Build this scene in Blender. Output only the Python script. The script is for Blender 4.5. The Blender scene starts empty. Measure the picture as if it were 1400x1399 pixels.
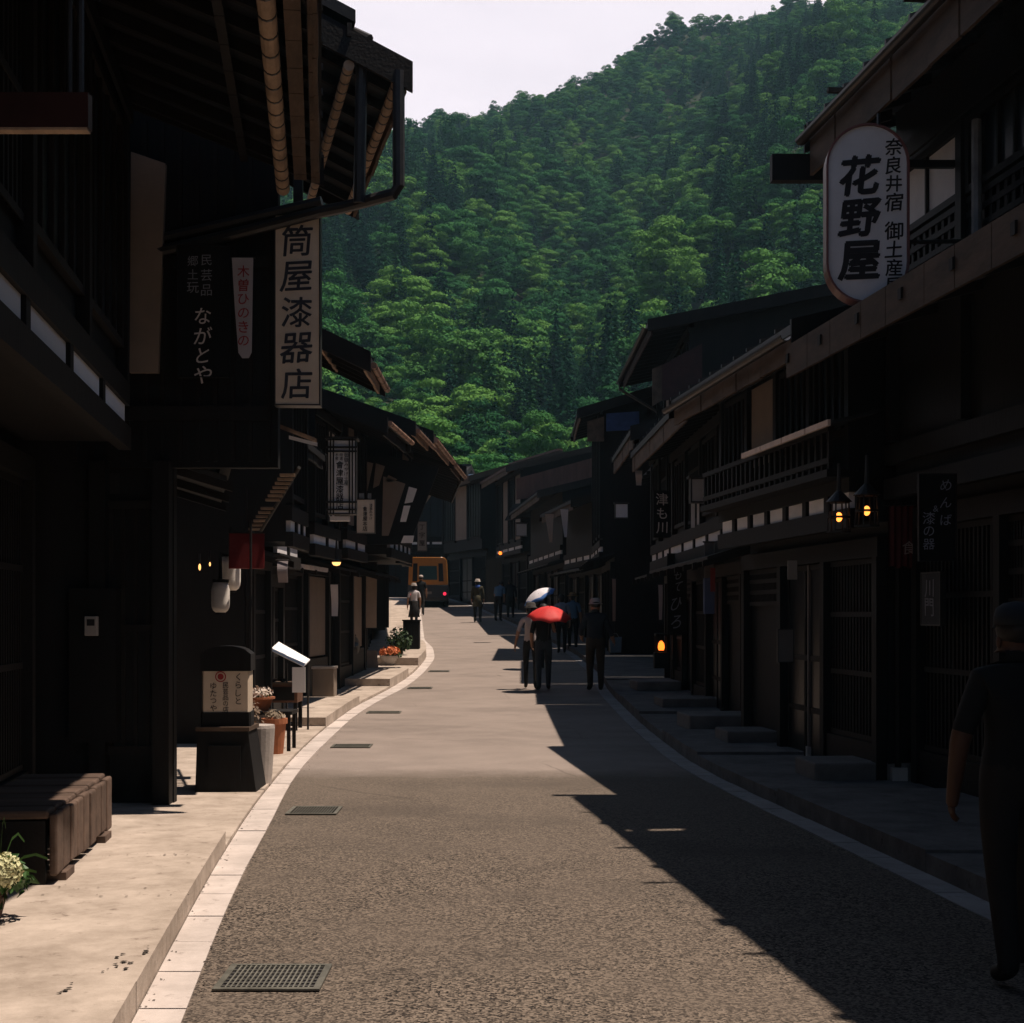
import bpy, math, random
import numpy as np
from mathutils import Vector, Matrix, Euler
R = math.radians
rnd = random.Random(7)
scene = bpy.context.scene
COL = scene.collection

# ------------------------------------------------------------------ camera, sky, sun, exposure
cam_d = bpy.data.cameras.new('camera'); cam = bpy.data.objects.new('camera', cam_d); COL.objects.link(cam)
cam.location = (0, 0, 1.65); cam.rotation_euler = (R(90), 0, 0)
cam_d.sensor_width = 36; cam_d.sensor_fit = 'HORIZONTAL'; cam_d.lens = 36 * 2000 / 1400
cam_d.shift_y = 140 / 1400; cam_d.clip_start = 0.1; cam_d.clip_end = 6000
scene.camera = cam
SUN_EL, SUN_AZ = R(71), R(4)          # direction towards the sun: azimuth measured from +X to +Y
sd = Vector((math.cos(SUN_EL) * math.cos(SUN_AZ), math.cos(SUN_EL) * math.sin(SUN_AZ), math.sin(SUN_EL)))
w = bpy.data.worlds.new('World'); scene.world = w; w.use_nodes = True
nt = w.node_tree; nt.nodes.clear()
wo = nt.nodes.new('ShaderNodeOutputWorld'); bg = nt.nodes.new('ShaderNodeBackground')
sky = nt.nodes.new('ShaderNodeTexSky'); sky.sky_type = 'NISHITA'; sky.sun_disc = False
sky.sun_elevation = SUN_EL; sky.sun_rotation = R(90) - SUN_AZ
sky.air_density = .8; sky.dust_density = .6; sky.ozone_density = 1.0; sky.altitude = 900
# thin bright cloud veil mixed over the sky by direction
tc = nt.nodes.new('ShaderNodeTexCoord'); mp = nt.nodes.new('ShaderNodeMapping'); mp.inputs['Scale'].default_value = (1.0, 1.0, 3.5)
cn = nt.nodes.new('ShaderNodeTexNoise'); cn.inputs['Scale'].default_value = 2.2; cn.inputs['Detail'].default_value = 7; cn.inputs['Roughness'].default_value = .55
cr = nt.nodes.new('ShaderNodeValToRGB'); cr.color_ramp.elements[0].position = .25; cr.color_ramp.elements[1].position = .75
cr.color_ramp.elements[0].color = (.72, .72, .72, 1); cr.color_ramp.elements[1].color = (1, 1, 1, 1)
mx = nt.nodes.new('ShaderNodeMix'); mx.data_type = 'RGBA'; mx.inputs[7].default_value = (20.0, 18.2, 19.4, 1)
nt.links.new(tc.outputs['Generated'], mp.inputs[0]); nt.links.new(mp.outputs[0], cn.inputs[0]); nt.links.new(cn.outputs[0], cr.inputs[0])
sx = nt.nodes.new('ShaderNodeSeparateXYZ'); nt.links.new(tc.outputs['Generated'], sx.inputs[0])
# veil is limited to the lower part of the sky
vr = nt.nodes.new('ShaderNodeMapRange'); vr.inputs[1].default_value = .56; vr.inputs[2].default_value = .43
vr.inputs[3].default_value = 0.0; vr.inputs[4].default_value = 1.0
nt.links.new(sx.outputs[2], vr.inputs[0])
ml = nt.nodes.new('ShaderNodeMath'); ml.operation = 'MULTIPLY'
nt.links.new(cr.outputs[0], ml.inputs[0]); nt.links.new(vr.outputs[0], ml.inputs[1])
vy = nt.nodes.new('ShaderNodeMapRange'); vy.inputs[1].default_value = .55; vy.inputs[2].default_value = .85; nt.links.new(sx.outputs[1], vy.inputs[0])
m3 = nt.nodes.new('ShaderNodeMath'); m3.operation = 'MULTIPLY'; nt.links.new(ml.outputs[0], m3.inputs[0]); nt.links.new(vy.outputs[0], m3.inputs[1])
nt.links.new(m3.outputs[0], mx.inputs[0]); nt.links.new(sky.outputs[0], mx.inputs[6])
nt.links.new(mx.outputs[2], bg.inputs[0]); bg.inputs[1].default_value = 0.05
nt.links.new(bg.outputs[0], wo.inputs[0])
sl = bpy.data.lights.new('sun', 'SUN'); so = bpy.data.objects.new('sun', sl); COL.objects.link(so)
sl.energy = 5.0; sl.angle = R(.5); sl.color = (1, .86, .74)
so.rotation_euler = sd.to_track_quat('Z', 'Y').to_euler(); so.location = (30, 0, 60)
vs = scene.view_settings; vs.view_transform = 'Standard'; vs.look = 'None'; vs.exposure = 0.22; vs.gamma = 1; vs.use_curve_mapping = False
scene.cycles.max_bounces = 6; scene.cycles.diffuse_bounces = 2; scene.cycles.transparent_max_bounces = 8; scene.cycles.volume_bounces = 0
scene.cycles.use_denoising = True

# ------------------------------------------------------------------ helpers
def zg(Y):
    if Y > 74: return 0.0015 * 61 ** 1.8 + .02 * (Y - 74)
    return 0.0015 * max(0, Y - 13) ** 1.8
def at(px, py, Y):                     # a photo direction at distance Y -> point
    return Vector(((px - 700) / 2000 * Y, Y, 1.65 - (py - 840) / 2000 * Y))

MATS = {}
def M(name, col, rough=.75, var=.3, scale=5, stretch=(1, 1, 1), bump=.15, spec=.3, metal=0, emit=None, estr=0, trans=0, fine=40, col2=None):
    if name in MATS: return MATS[name]
    m = bpy.data.materials.new(name); m.use_nodes = True; t = m.node_tree; p = t.nodes['Principled BSDF']
    tc = t.nodes.new('ShaderNodeTexCoord'); mp = t.nodes.new('ShaderNodeMapping'); mp.inputs['Scale'].default_value = stretch
    n = t.nodes.new('ShaderNodeTexNoise'); n.inputs['Scale'].default_value = scale; n.inputs['Detail'].default_value = 6; n.inputs['Roughness'].default_value = .65
    r = t.nodes.new('ShaderNodeValToRGB'); r.color_ramp.elements[0].position = .3; r.color_ramp.elements[1].position = .72
    a = [max(0, c * (1 - var)) for c in col]; b = [min(1, c * (1 + var)) for c in col]
    if col2: a, b = col, col2
    r.color_ramp.elements[0].color = (*a, 1); r.color_ramp.elements[1].color = (*b, 1)
    oi = t.nodes.new('ShaderNodeObjectInfo'); mr = t.nodes.new('ShaderNodeMapRange'); mr.inputs[3].default_value = .82; mr.inputs[4].default_value = 1.15
    hs = t.nodes.new('ShaderNodeHueSaturation')
    L = t.links.new
    L(tc.outputs['Object'], mp.inputs[0]); L(mp.outputs[0], n.inputs[0]); L(n.outputs[0], r.inputs[0])
    L(oi.outputs['Random'], mr.inputs[0]); L(mr.outputs[0], hs.inputs['Value']); L(r.outputs[0], hs.inputs['Color']); L(hs.outputs[0], p.inputs['Base Color'])
    p.inputs['Roughness'].default_value = rough; p.inputs['Specular IOR Level'].default_value = spec; p.inputs['Metallic'].default_value = metal
    if bump:
        n2 = t.nodes.new('ShaderNodeTexNoise'); n2.inputs['Scale'].default_value = fine; n2.inputs['Detail'].default_value = 4
        bn = t.nodes.new('ShaderNodeBump'); bn.inputs['Strength'].default_value = bump; bn.inputs['Distance'].default_value = .01
        L(mp.outputs[0], n2.inputs[0]); L(n2.outputs[0], bn.inputs['Height']); L(bn.outputs[0], p.inputs['Normal'])
    if emit:
        p.inputs['Emission Color'].default_value = (*emit, 1); p.inputs['Emission Strength'].default_value = estr
    if trans: 
        p.inputs['Transmission Weight'].default_value = trans
    MATS[name] = m; return m

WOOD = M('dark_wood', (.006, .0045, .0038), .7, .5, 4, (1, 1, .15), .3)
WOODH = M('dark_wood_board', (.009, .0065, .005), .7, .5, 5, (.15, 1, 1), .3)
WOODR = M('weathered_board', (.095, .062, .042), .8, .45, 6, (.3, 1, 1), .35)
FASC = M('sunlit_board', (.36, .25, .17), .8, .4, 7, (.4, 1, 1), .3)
LITG = M('lit_gutter', (.30, .17, .11), .55, .35, 6, (.5, 1, 1), .15, spec=.5)  # sun highlight along the left roof edges put into the gutter colour
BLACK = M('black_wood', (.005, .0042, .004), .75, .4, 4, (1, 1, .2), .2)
REDW = M('red_brown_wood', (.035, .011, .009), .6, .3, 4, (.2, 1, 1), .2)
ROOF = M('roof_sheet', (.012, .0115, .012), .55, .4, 3, (1, 1, 1), .15, spec=.4)
ROOFR = M('rust_roof', (.085, .040, .030), .6, .4, 3)
ROOFB = M('blue_tile', (.42, .5, .62), .35, .25, 6, spec=.6)
PLAS = M('plaster', (.22, .17, .135), .9, .12, 3)
PLASW = M('white_plaster', (.72, .68, .66), .9, .08, 3)
PAPERB = M('bright_paper', (.80, .79, .80), .9, .05, 4, bump=.05)
PAPER = M('paper', (.74, .70, .68), .9, .08, 4, bump=.05)
SIGNW = M('sign_white', (.74, .72, .73), .6, .14, 2.2, bump=.05)
SIGNC = M('sign_cream', (.62, .50, .38), .6, .14, 2.5, bump=.05)
INK = M('ink', (.018, .016, .018), .7, .2, 10, bump=0)
INKR = M('red_ink', (.30, .03, .03), .7, .2, 10, bump=0)
INKW = M('white_paint', (.55, .48, .44), .7, .2, 10, bump=0)
INKG = M('grey_paint', (.20, .20, .22), .7, .2, 10, bump=0)
GLASS = M('dark_glass', (.010, .011, .013), .35, .2, 2, bump=0, spec=.25)
METD = M('dark_metal', (.030, .026, .024), .45, .3, 8, metal=.3, spec=.5)
METG = M('grey_metal', (.20, .19, .18), .5, .3, 8, metal=.2)
CONC = M('concrete', (.42, .37, .33), .85, .25, 3, bump=.3)
CONC2 = M('pale_lit_edge', (.60, .53, .49), .8, .16, 4, bump=.2)
TERRA = M('terracotta', (.36, .13, .06), .8, .25, 6)
BARK = M('bark', (.06, .045, .035), .9, .4, 8, (1, 1, .3), .6)
RED = M('red_cloth', (.13, .009, .009), .8, .2, 4)

def link(o, parent=None):
    COL.objects.link(o)
    if parent is not None: o.parent = parent
    return o
def tag(o, label, cat, group=None, kind=None):
    o['label'] = label; o['category'] = cat
    if group: o['group'] = group
    if kind: o['kind'] = kind
    return o
def thing(name, label, cat, loc=(0, 0, 0), rz=0, group=None, rot=None):
    o = bpy.data.objects.new(name, None); o.empty_display_size = .2; COL.objects.link(o)
    o.location = loc; o.rotation_euler = rot if rot else (0, 0, rz)
    return tag(o, label, cat, group)

class MB:
    def __init__(s): s.v = []; s.f = []
    def add(s, vs, fs):
        b = len(s.v); s.v += [tuple(x) for x in vs]; s.f += [tuple(i + b for i in f) for f in fs]; return s
    def hexa(s, p):                    # 8 points: bottom 4 ccw, top 4 ccw
        return s.add(p, [(3, 2, 1, 0), (4, 5, 6, 7), (0, 1, 5, 4), (1, 2, 6, 5), (2, 3, 7, 6), (3, 0, 4, 7)])
    def box(s, x0, x1, y0, y1, z0, z1):
        return s.hexa([(x0, y0, z0), (x1, y0, z0), (x1, y1, z0), (x0, y1, z0), (x0, y0, z1), (x1, y0, z1), (x1, y1, z1), (x0, y1, z1)])
    def prism(s, poly, axis, a, b):    # poly of 2D points extruded along axis
        def P(u, v, t): return {'x': (t, u, v), 'y': (u, t, v), 'z': (u, v, t)}[axis]
        n = len(poly)
        vs = [P(u, v, a) for u, v in poly] + [P(u, v, b) for u, v in poly]
        return s.add(vs, [tuple(range(n - 1, -1, -1)), tuple(range(n, 2 * n))] + [(i, (i + 1) % n, (i + 1) % n + n, i + n) for i in range(n)])
    def tube(s, pts, r, n=8, cap=True):
        pts = [Vector(p) for p in pts]; rs = r if isinstance(r, (list, tuple)) else [r] * len(pts)
        vs = []; up0 = None
        for i, p in enumerate(pts):
            d = (pts[min(i + 1, len(pts) - 1)] - pts[max(i - 1, 0)]).normalized()
            if up0 is None:
                up0 = Vector((0, 0, 1)) if abs(d.z) < .9 else Vector((1, 0, 0))
            u = (up0 - d * up0.dot(d)).normalized(); v = d.cross(u); up0 = u
            for k in range(n):
                a = 2 * math.pi * k / n; vs.append(p + (u * math.cos(a) + v * math.sin(a)) * rs[i])
        fs = [(i * n + k, i * n + (k + 1) % n, (i + 1) * n + (k + 1) % n, (i + 1) * n + k) for i in range(len(pts) - 1) for k in range(n)]
        if cap: fs += [tuple(range(n - 1, -1, -1)), tuple((len(pts) - 1) * n + k for k in range(n))]
        return s.add(vs, fs)
    def lathe(s, prof, c=(0, 0, 0), n=20, cap=True):
        vs = [(c[0] + r * math.cos(2 * math.pi * k / n), c[1] + r * math.sin(2 * math.pi * k / n), c[2] + z) for r, z in prof for k in range(n)]
        m = len(prof)
        fs = [(i * n + k, i * n + (k + 1) % n, (i + 1) * n + (k + 1) % n, (i + 1) * n + k) for i in range(m - 1) for k in range(n)]
        if cap: fs += [tuple(range(n - 1, -1, -1)), tuple((m - 1) * n + k for k in range(n))]
        return s.add(vs, fs)
    def ball(s, c, rx, ry=None, rz=None, n=12, m=8):
        ry = ry or rx; rz = rz or rx
        vs = []; 
        for i in range(1, m):
            t = math.pi * i / m
            for k in range(n): vs.append((c[0] + rx * math.sin(t) * math.cos(2 * math.pi * k / n), c[1] + ry * math.sin(t) * math.sin(2 * math.pi * k / n), c[2] + rz * math.cos(t)))
        vs += [(c[0], c[1], c[2] + rz), (c[0], c[1], c[2] - rz)]
        q = (m - 1) * n
        fs = [(i * n + k, (i + 1) * n + k, (i + 1) * n + (k + 1) % n, i * n + (k + 1) % n) for i in range(m - 2) for k in range(n)]
        fs += [(q, k, (k + 1) % n) for k in range(n)] + [((m - 2) * n + (k + 1) % n, (m - 2) * n + k, q + 1) for k in range(n)]
        return s.add(vs, fs)
    def xf(s, mat):
        s.v = [tuple(mat @ Vector(p)) for p in s.v]; return s
    def build(s, name, mat, parent=None, smooth=False, bevel=0, loc=None):
        me = bpy.data.meshes.new(name); me.from_pydata(s.v, [], s.f); me.update()
        if mat: me.materials.append(mat)
        if smooth: me.polygons.foreach_set('use_smooth', [True] * len(me.polygons))
        o = bpy.data.objects.new(name, me); link(o, parent)
        if loc: o.location = loc
        if bevel:
            b = o.modifiers.new('bevel', 'BEVEL'); b.width = bevel; b.segments = 2; b.limit_method = 'ANGLE'
        return o

_glyph = {}
def glyph(ch, off=.0):
    k = (ch, off)
    if k not in _glyph:
        c = bpy.data.curves.new('glyph', 'FONT'); c.body = ch; c.size = 1; c.offset = off; c.resolution_u = 3
        o = bpy.data.objects.new('glyph', c); COL.objects.link(o)
        bpy.context.view_layer.update()
        ev = o.evaluated_get(bpy.context.evaluated_depsgraph_get()); me = ev.to_mesh()
        v = [(p.co.x, p.co.y) for p in me.vertices]; f = [tuple(p.vertices) for p in me.polygons]
        ev.to_mesh_clear(); bpy.data.objects.remove(o); bpy.data.curves.remove(c)
        _glyph[k] = (v, f)
    return _glyph[k]
def column(mb, text, x, ztop, size, pitch=1.05, y=0, bold=.012, wide=1.0, slant=0):
    """vertical writing on a plane facing -Y; heavier strokes are made of shifted copies"""
    z = ztop; d = max(0, bold)
    offs = [(0, 0)] if d < .003 else [(0, 0), (d, d * .3), (-d, -d * .3), (d * .3, -d), (-d * .3, d)]
    for ch in text:
        if ch != ' ':
            v, f = glyph(ch, .0)
            if v:
                xs = [p[0] for p in v]; ys = [p[1] for p in v]; cx = (min(xs) + max(xs)) / 2; cy = (min(ys) + max(ys)) / 2
                tl, sc = random.Random(ch + text).uniform(-.05, .05), random.Random(text + ch).uniform(.94, 1.06)
                for k, (ox, oz) in enumerate(offs):
                    mb.add([(x + ((p[0] - cx + ox) * wide + (slant + tl) * (p[1] - cy)) * size * sc, y - .0004 * k, z - size * .5 + (p[1] - cy + oz + (slant * .5 + tl) * (p[0] - cx)) * size * sc) for p in v], f)
        z -= size * pitch * (.55 if ch == ' ' else 1)
    return z

# ------------------------------------------------------------------ the ground, the road, kerbs and pavements
def spline(pts):
    ys = np.array([p[1] for p in pts], float); xs = np.array([p[0] for p in pts], float)
    def f(Y):
        # smoothed linear interpolation
        s = 0; ws = 0
        for d, wt in ((-1.5, 1), (-.75, 2), (0, 3), (.75, 2), (1.5, 1)):
            q = np.interp(Y + d, ys, xs)
            if Y + d < ys[0]: q = xs[0] + (Y + d - ys[0]) * (xs[1] - xs[0]) / (ys[1] - ys[0])
            s += wt * q; ws += wt
        return float(s / ws)
    return f
LIN = spline([(-.9, 2), (-1.33, 5.9), (-1.55, 7.7), (-1.75, 9.7), (-1.93, 11.9), (-2.14, 13.9), (-2.27, 16.1), (-2.34, 18.3), (-2.42, 22), (-2.32, 25.4), (-2.07, 28.7), (-1.98, 33), (-2.0, 38), (-2.3, 42.6), (-2.75, 46), (-3.5, 57), (-4.4, 69.5), (-6.5, 76), (-14, 84)])
LOUT = spline([(-1.1, 2), (-1.53, 5.9), (-1.77, 8), (-2.0, 10.2), (-2.25, 13), (-2.48, 16.6), (-2.6, 20), (-2.6, 24), (-2.33, 28.7), (-2.2, 32.3), (-2.22, 38), (-2.5, 42.6), (-2.97, 46), (-3.72, 57), (-4.62, 69.5), (-6.8, 76), (-14.3, 84)])
ROUT = spline([(3.35, 2), (2.95, 6), (2.68, 8.8), (2.4, 11.4), (1.98, 15.6), (1.87, 20), (1.82, 27.6), (1.95, 33), (1.7, 40), (.75, 50), (-.25, 58), (-1.4, 66), (-3.2, 74), (-9, 80), (-14, 82)])
RIN = lambda Y: ROUT(Y) - .2
YS = [-6 + .5 * i for i in range(0, 182)]
def strip(name, fa, fb, za, zb, ys, mat, nx=1, kind='structure'):
    mb = MB(); vs = []; fs = []
    for Y in ys:
        a, b = fa(Y), fb(Y); z = zg(Y)
        for k in range(nx + 1):
            t = k / nx; vs.append((a + (b - a) * t, Y, z + za + (zb - za) * t))
    for i in range(len(ys) - 1):
        for k in range(nx):
            q = i * (nx + 1) + k; fs.append((q, q + 1, q + nx + 2, q + nx + 1))
    o = mb.add(vs, fs).build(name, mat); o['kind'] = kind; return o

def asphalt_mat():
    m = bpy.data.materials.new('asphalt'); m.use_nodes = True; t = m.node_tree; p = t.nodes['Principled BSDF']; L = t.links.new
    tc = t.nodes.new('ShaderNodeTexCoord')
    def noise(s, d=4, r=.6):
        n = t.nodes.new('ShaderNodeTexNoise'); n.inputs['Scale'].default_value = s; n.inputs['Detail'].default_value = d; n.inputs['Roughness'].default_value = r
        L(tc.outputs['Object'], n.inputs[0]); return n.outputs[0]
    def ramp(inp, stops):
        r = t.nodes.new('ShaderNodeValToRGB'); L(inp, r.inputs[0]); e = r.color_ramp.elements
        e[0].position, e[0].color = stops[0][0], (*stops[0][1], 1); e[1].position, e[1].color = stops[1][0], (*stops[1][1], 1)
        return r.outputs[0]
    def mix(f, a, b, mode='MIX'):
        n = t.nodes.new('ShaderNodeMix'); n.data_type = 'RGBA'; n.blend_type = mode
        if isinstance(f, (int, float)): n.inputs[0].default_value = f
        else: L(f, n.inputs[0])
        for i, x in ((6, a), (7, b)):
            if isinstance(x, tuple): n.inputs[i].default_value = (*x, 1)
            else: L(x, n.inputs[i])
        return n.outputs[2]
    vor = t.nodes.new('ShaderNodeTexVoronoi'); vor.inputs['Scale'].default_value = 85; L(tc.outputs['Object'], vor.inputs[0])
    sep = t.nodes.new('ShaderNodeSeparateColor'); L(vor.outputs['Color'], sep.inputs[0])
    coarse = ramp(sep.outputs[0], [(.12, (.008, .006, .005)), (.95, (.235, .185, .142))])
    big = noise(.9, 5, .6)
    coarse = mix(ramp(big, [(.38, (.0, .0, .0)), (.72, (.55, .55, .55))]), coarse, (.135, .106, .083))
    blot = noise(.55, 3, .5)
    coarse = mix(ramp(blot, [(.56, (0, 0, 0)), (.70, (.55, .55, .55))]), coarse, (.035, .028, .023))
    fine = mix(.5, ramp(noise(55, 3), [(.25, (.21, .17, .145)), (.75, (.35, .285, .245))]), ramp(noise(1.3, 6), [(.3, (.20, .165, .14)), (.72, (.335, .275, .235))]))
    # the older coarse paving ends at a seam
    sy = t.nodes.new('ShaderNodeSeparateXYZ'); L(tc.outputs['Object'], sy.inputs[0])
    wob = noise(2.2, 6, .7); ad = t.nodes.new('ShaderNodeMath'); ad.operation = 'MULTIPLY_ADD'; ad.inputs[1].default_value = 1.1
    L(wob, ad.inputs[0]); L(sy.outputs[1], ad.inputs[2])
    st = t.nodes.new('ShaderNodeMapRange'); st.inputs[1].default_value = 15.2; st.inputs[2].default_value = 16.1; L(ad.outputs[0], st.inputs[0])
    # gradual wear towards the seam
    gr = t.nodes.new('ShaderNodeMapRange'); gr.inputs[1].default_value = 9.5; gr.inputs[2].default_value = 15.0; gr.inputs[4].default_value = .55; L(ad.outputs[0], gr.inputs[0])
    worn = mix(gr.outputs[0], coarse, (.15, .12, .094))
    c = mix(st.outputs[0], worn, fine)
    # cracks and mended streaks
    vd = t.nodes.new('ShaderNodeTexVoronoi'); vd.feature = 'DISTANCE_TO_EDGE'; vd.inputs['Scale'].default_value = .42
    wv = t.nodes.new('ShaderNodeMix'); wv.data_type = 'VECTOR'; wv.inputs[0].default_value = .12; nz = t.nodes.new('ShaderNodeTexNoise'); nz.inputs['Scale'].default_value = 2.5; nz.inputs['Detail'].default_value = 6
    L(tc.outputs['Object'], nz.inputs[0]); L(tc.outputs['Object'], wv.inputs[4]); L(nz.outputs['Color'], wv.inputs[5]); L(wv.outputs[1], vd.inputs[0])
    ck = mix(ramp(noise(.5, 2), [(.50, (0, 0, 0)), (.62, (.45, .45, .45))]), (0., 0., 0.), ramp(vd.outputs['Distance'], [(.0, (.9, .9, .9)), (.008, (0, 0, 0))]))
    c = mix(ck, c, (.03, .025, .02))
    stn = ramp(noise(.33, 6, .7), [(.50, (0, 0, 0)), (.66, (.5, .5, .5))]); c = mix(stn, c, mix(.5, c, (.03, .026, .022)))
    L(c, p.inputs['Base Color']); p.inputs['Roughness'].default_value = .85; p.inputs['Specular IOR Level'].default_value = .25
    b = t.nodes.new('ShaderNodeBump'); b.inputs['Strength'].default_value = .5; b.inputs['Distance'].default_value = .006; L(sep.outputs[0], b.inputs['Height']); L(b.outputs[0], p.inputs['Normal'])
    return m
def concrete_mat(name, c1, c2, grit=.3):
    m = bpy.data.materials.new(name); m.use_nodes = True; t = m.node_tree; p = t.nodes['Principled BSDF']; L = t.links.new
    tc = t.nodes.new('ShaderNodeTexCoord')
    def noise(s, d=5, r=.65):
        n = t.nodes.new('ShaderNodeTexNoise'); n.inputs['Scale'].default_value = s; n.inputs['Detail'].default_value = d; n.inputs['Roughness'].default_value = r
        L(tc.outputs['Object'], n.inputs[0]); return n.outputs[0]
    r = t.nodes.new('ShaderNodeValToRGB'); e = r.color_ramp.elements; e[0].position = .34; e[1].position = .66; e[0].color = (*c1, 1); e[1].color = (*c2, 1); L(noise(2.2, 8, .72), r.inputs[0])
    r2 = t.nodes.new('ShaderNodeValToRGB'); e = r2.color_ramp.elements; e[0].position = .30; e[1].position = .40; e[0].color = (.45, .42, .40, 1); e[1].color = (1, 1, 1, 1); L(noise(9, 6, .7), r2.inputs[0])
    mx = t.nodes.new('ShaderNodeMix'); mx.data_type = 'RGBA'; mx.blend_type = 'MULTIPLY'; mx.inputs[0].default_value = .8; L(r.outputs[0], mx.inputs[6]); L(r2.outputs[0], mx.inputs[7])
    L(mx.outputs[2], p.inputs['Base Color']); p.inputs['Roughness'].default_value = .88; p.inputs['Specular IOR Level'].default_value = .2
    b = t.nodes.new('ShaderNodeBump'); b.inputs['Strength'].default_value = grit; b.inputs['Distance'].default_value = .012; L(noise(45, 6), b.inputs['Height']); L(b.outputs[0], p.inputs['Normal'])
    return m
ASPH = asphalt_mat(); PAVE = concrete_mat('pavement_concrete', (.31, .25, .20), (.54, .45, .375)); PAVE2 = concrete_mat('shaded_pavement', (.10, .092, .086), (.21, .19, .175)); GUT = concrete_mat('gutter_concrete', (.44, .38, .34), (.62, .54, .49), .2); GUT2 = concrete_mat('grey_gutter', (.26, .24, .225), (.40, .37, .35), .2)  # PAVE2 has the right side's shade put into its colour
EARTH = M('earth', (.10, .08, .06), .95, .3, 1.5, bump=.3)
strip('ground', lambda Y: -70, lambda Y: 70, -.06, -.06, YS, EARTH, 2)
far = MB().add([(-4000, -3000, -1.2), (4000, -3000, -1.2), (4000, 5000, -1.2), (-4000, 5000, -1.2)], [(0, 1, 2, 3)]).build('terrain', EARTH); far['kind'] = 'structure'
strip('road', lambda Y: LIN(Y) - .02, lambda Y: RIN(Y) + .02, 0, 0, YS, ASPH, 6)
# gutters: rows of short kerbstones with open joints
def stones(name, fa, fb, za, zb, y0, y1, step, mat, gap=.006):
    mb = MB(); Y = y0
    while Y < y1:
        st = step * rnd.uniform(.97, 1.03); a0, b0, a1, b1 = fa(Y + gap), fb(Y + gap), fa(Y + st - gap), fb(Y + st - gap); z0, z1 = zg(Y), zg(Y + st); j = rnd.uniform(-.003, .003)
        mb.hexa([(a0, Y + gap, z0 + za), (b0, Y + gap, z0 + za), (b1, Y + st - gap, z1 + za), (a1, Y + st - gap, z1 + za),
                 (a0, Y + gap, z0 + zb + j), (b0, Y + gap, z0 + zb + j), (b1, Y + st - gap, z1 + zb + j), (a1, Y + st - gap, z1 + zb + j)])
        Y += st
    o = mb.build(name, mat); o['kind'] = 'structure'; return o
stones('gutter', LOUT, LIN, -.05, .008, -5, 80, .62, GUT)
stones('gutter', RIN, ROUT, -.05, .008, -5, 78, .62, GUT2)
# raised pavements, slab by slab, each with its own height as in the photo
def pavement(side, segs, back):
    mb = MB()
    for (y0, y1, h) in segs:
        n = max(1, int((y1 - y0) / .6)); g = .008
        f = (lambda Y: LOUT(Y) - .006) if side < 0 else (lambda Y: ROUT(Y) + .006)
        prev = None
        for i in range(n):
            a = y0 + (y1 - y0) * i / n + (g if i == 0 else 0); b = y0 + (y1 - y0) * (i + 1) / n - (g if i == n - 1 else 0)
            e0, e1 = f(a), f(b); za, zb = zg(a), zg(b)
            r = (rnd.uniform(0, .012)) if i else 0
            p = [(e0, a), (e1, b), (e1 + side * back, b), (e0 + side * back, a)]
            if side > 0: mb.hexa([(x, y, zg(y) - .1) for x, y in (p[0], p[3], p[2], p[1])] + [(x, y, zg(y) + h) for x, y in (p[0], p[3], p[2], p[1])])
            else: mb.hexa([(x, y, zg(y) - .1) for x, y in (p[3], p[0], p[1], p[2])] + [(x, y, zg(y) + h) for x, y in (p[3], p[0], p[1], p[2])])
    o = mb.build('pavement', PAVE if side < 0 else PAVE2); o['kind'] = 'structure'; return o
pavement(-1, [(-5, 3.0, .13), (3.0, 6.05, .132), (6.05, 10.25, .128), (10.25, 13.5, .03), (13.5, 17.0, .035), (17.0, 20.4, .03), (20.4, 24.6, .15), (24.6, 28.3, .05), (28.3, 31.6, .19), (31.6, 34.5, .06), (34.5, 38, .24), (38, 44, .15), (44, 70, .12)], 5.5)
pavement(1, [(-5, 6.5, .10), (6.5, 9.3, .13), (9.3, 12.6, .15), (12.6, 15.8, .12), (15.8, 18.6, .15), (18.6, 21.5, .11), (21.5, 24.8, .15), (24.8, 29, .12), (29, 34, .14), (34, 42, .13), (42, 70, .12)], 5.5)

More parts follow.
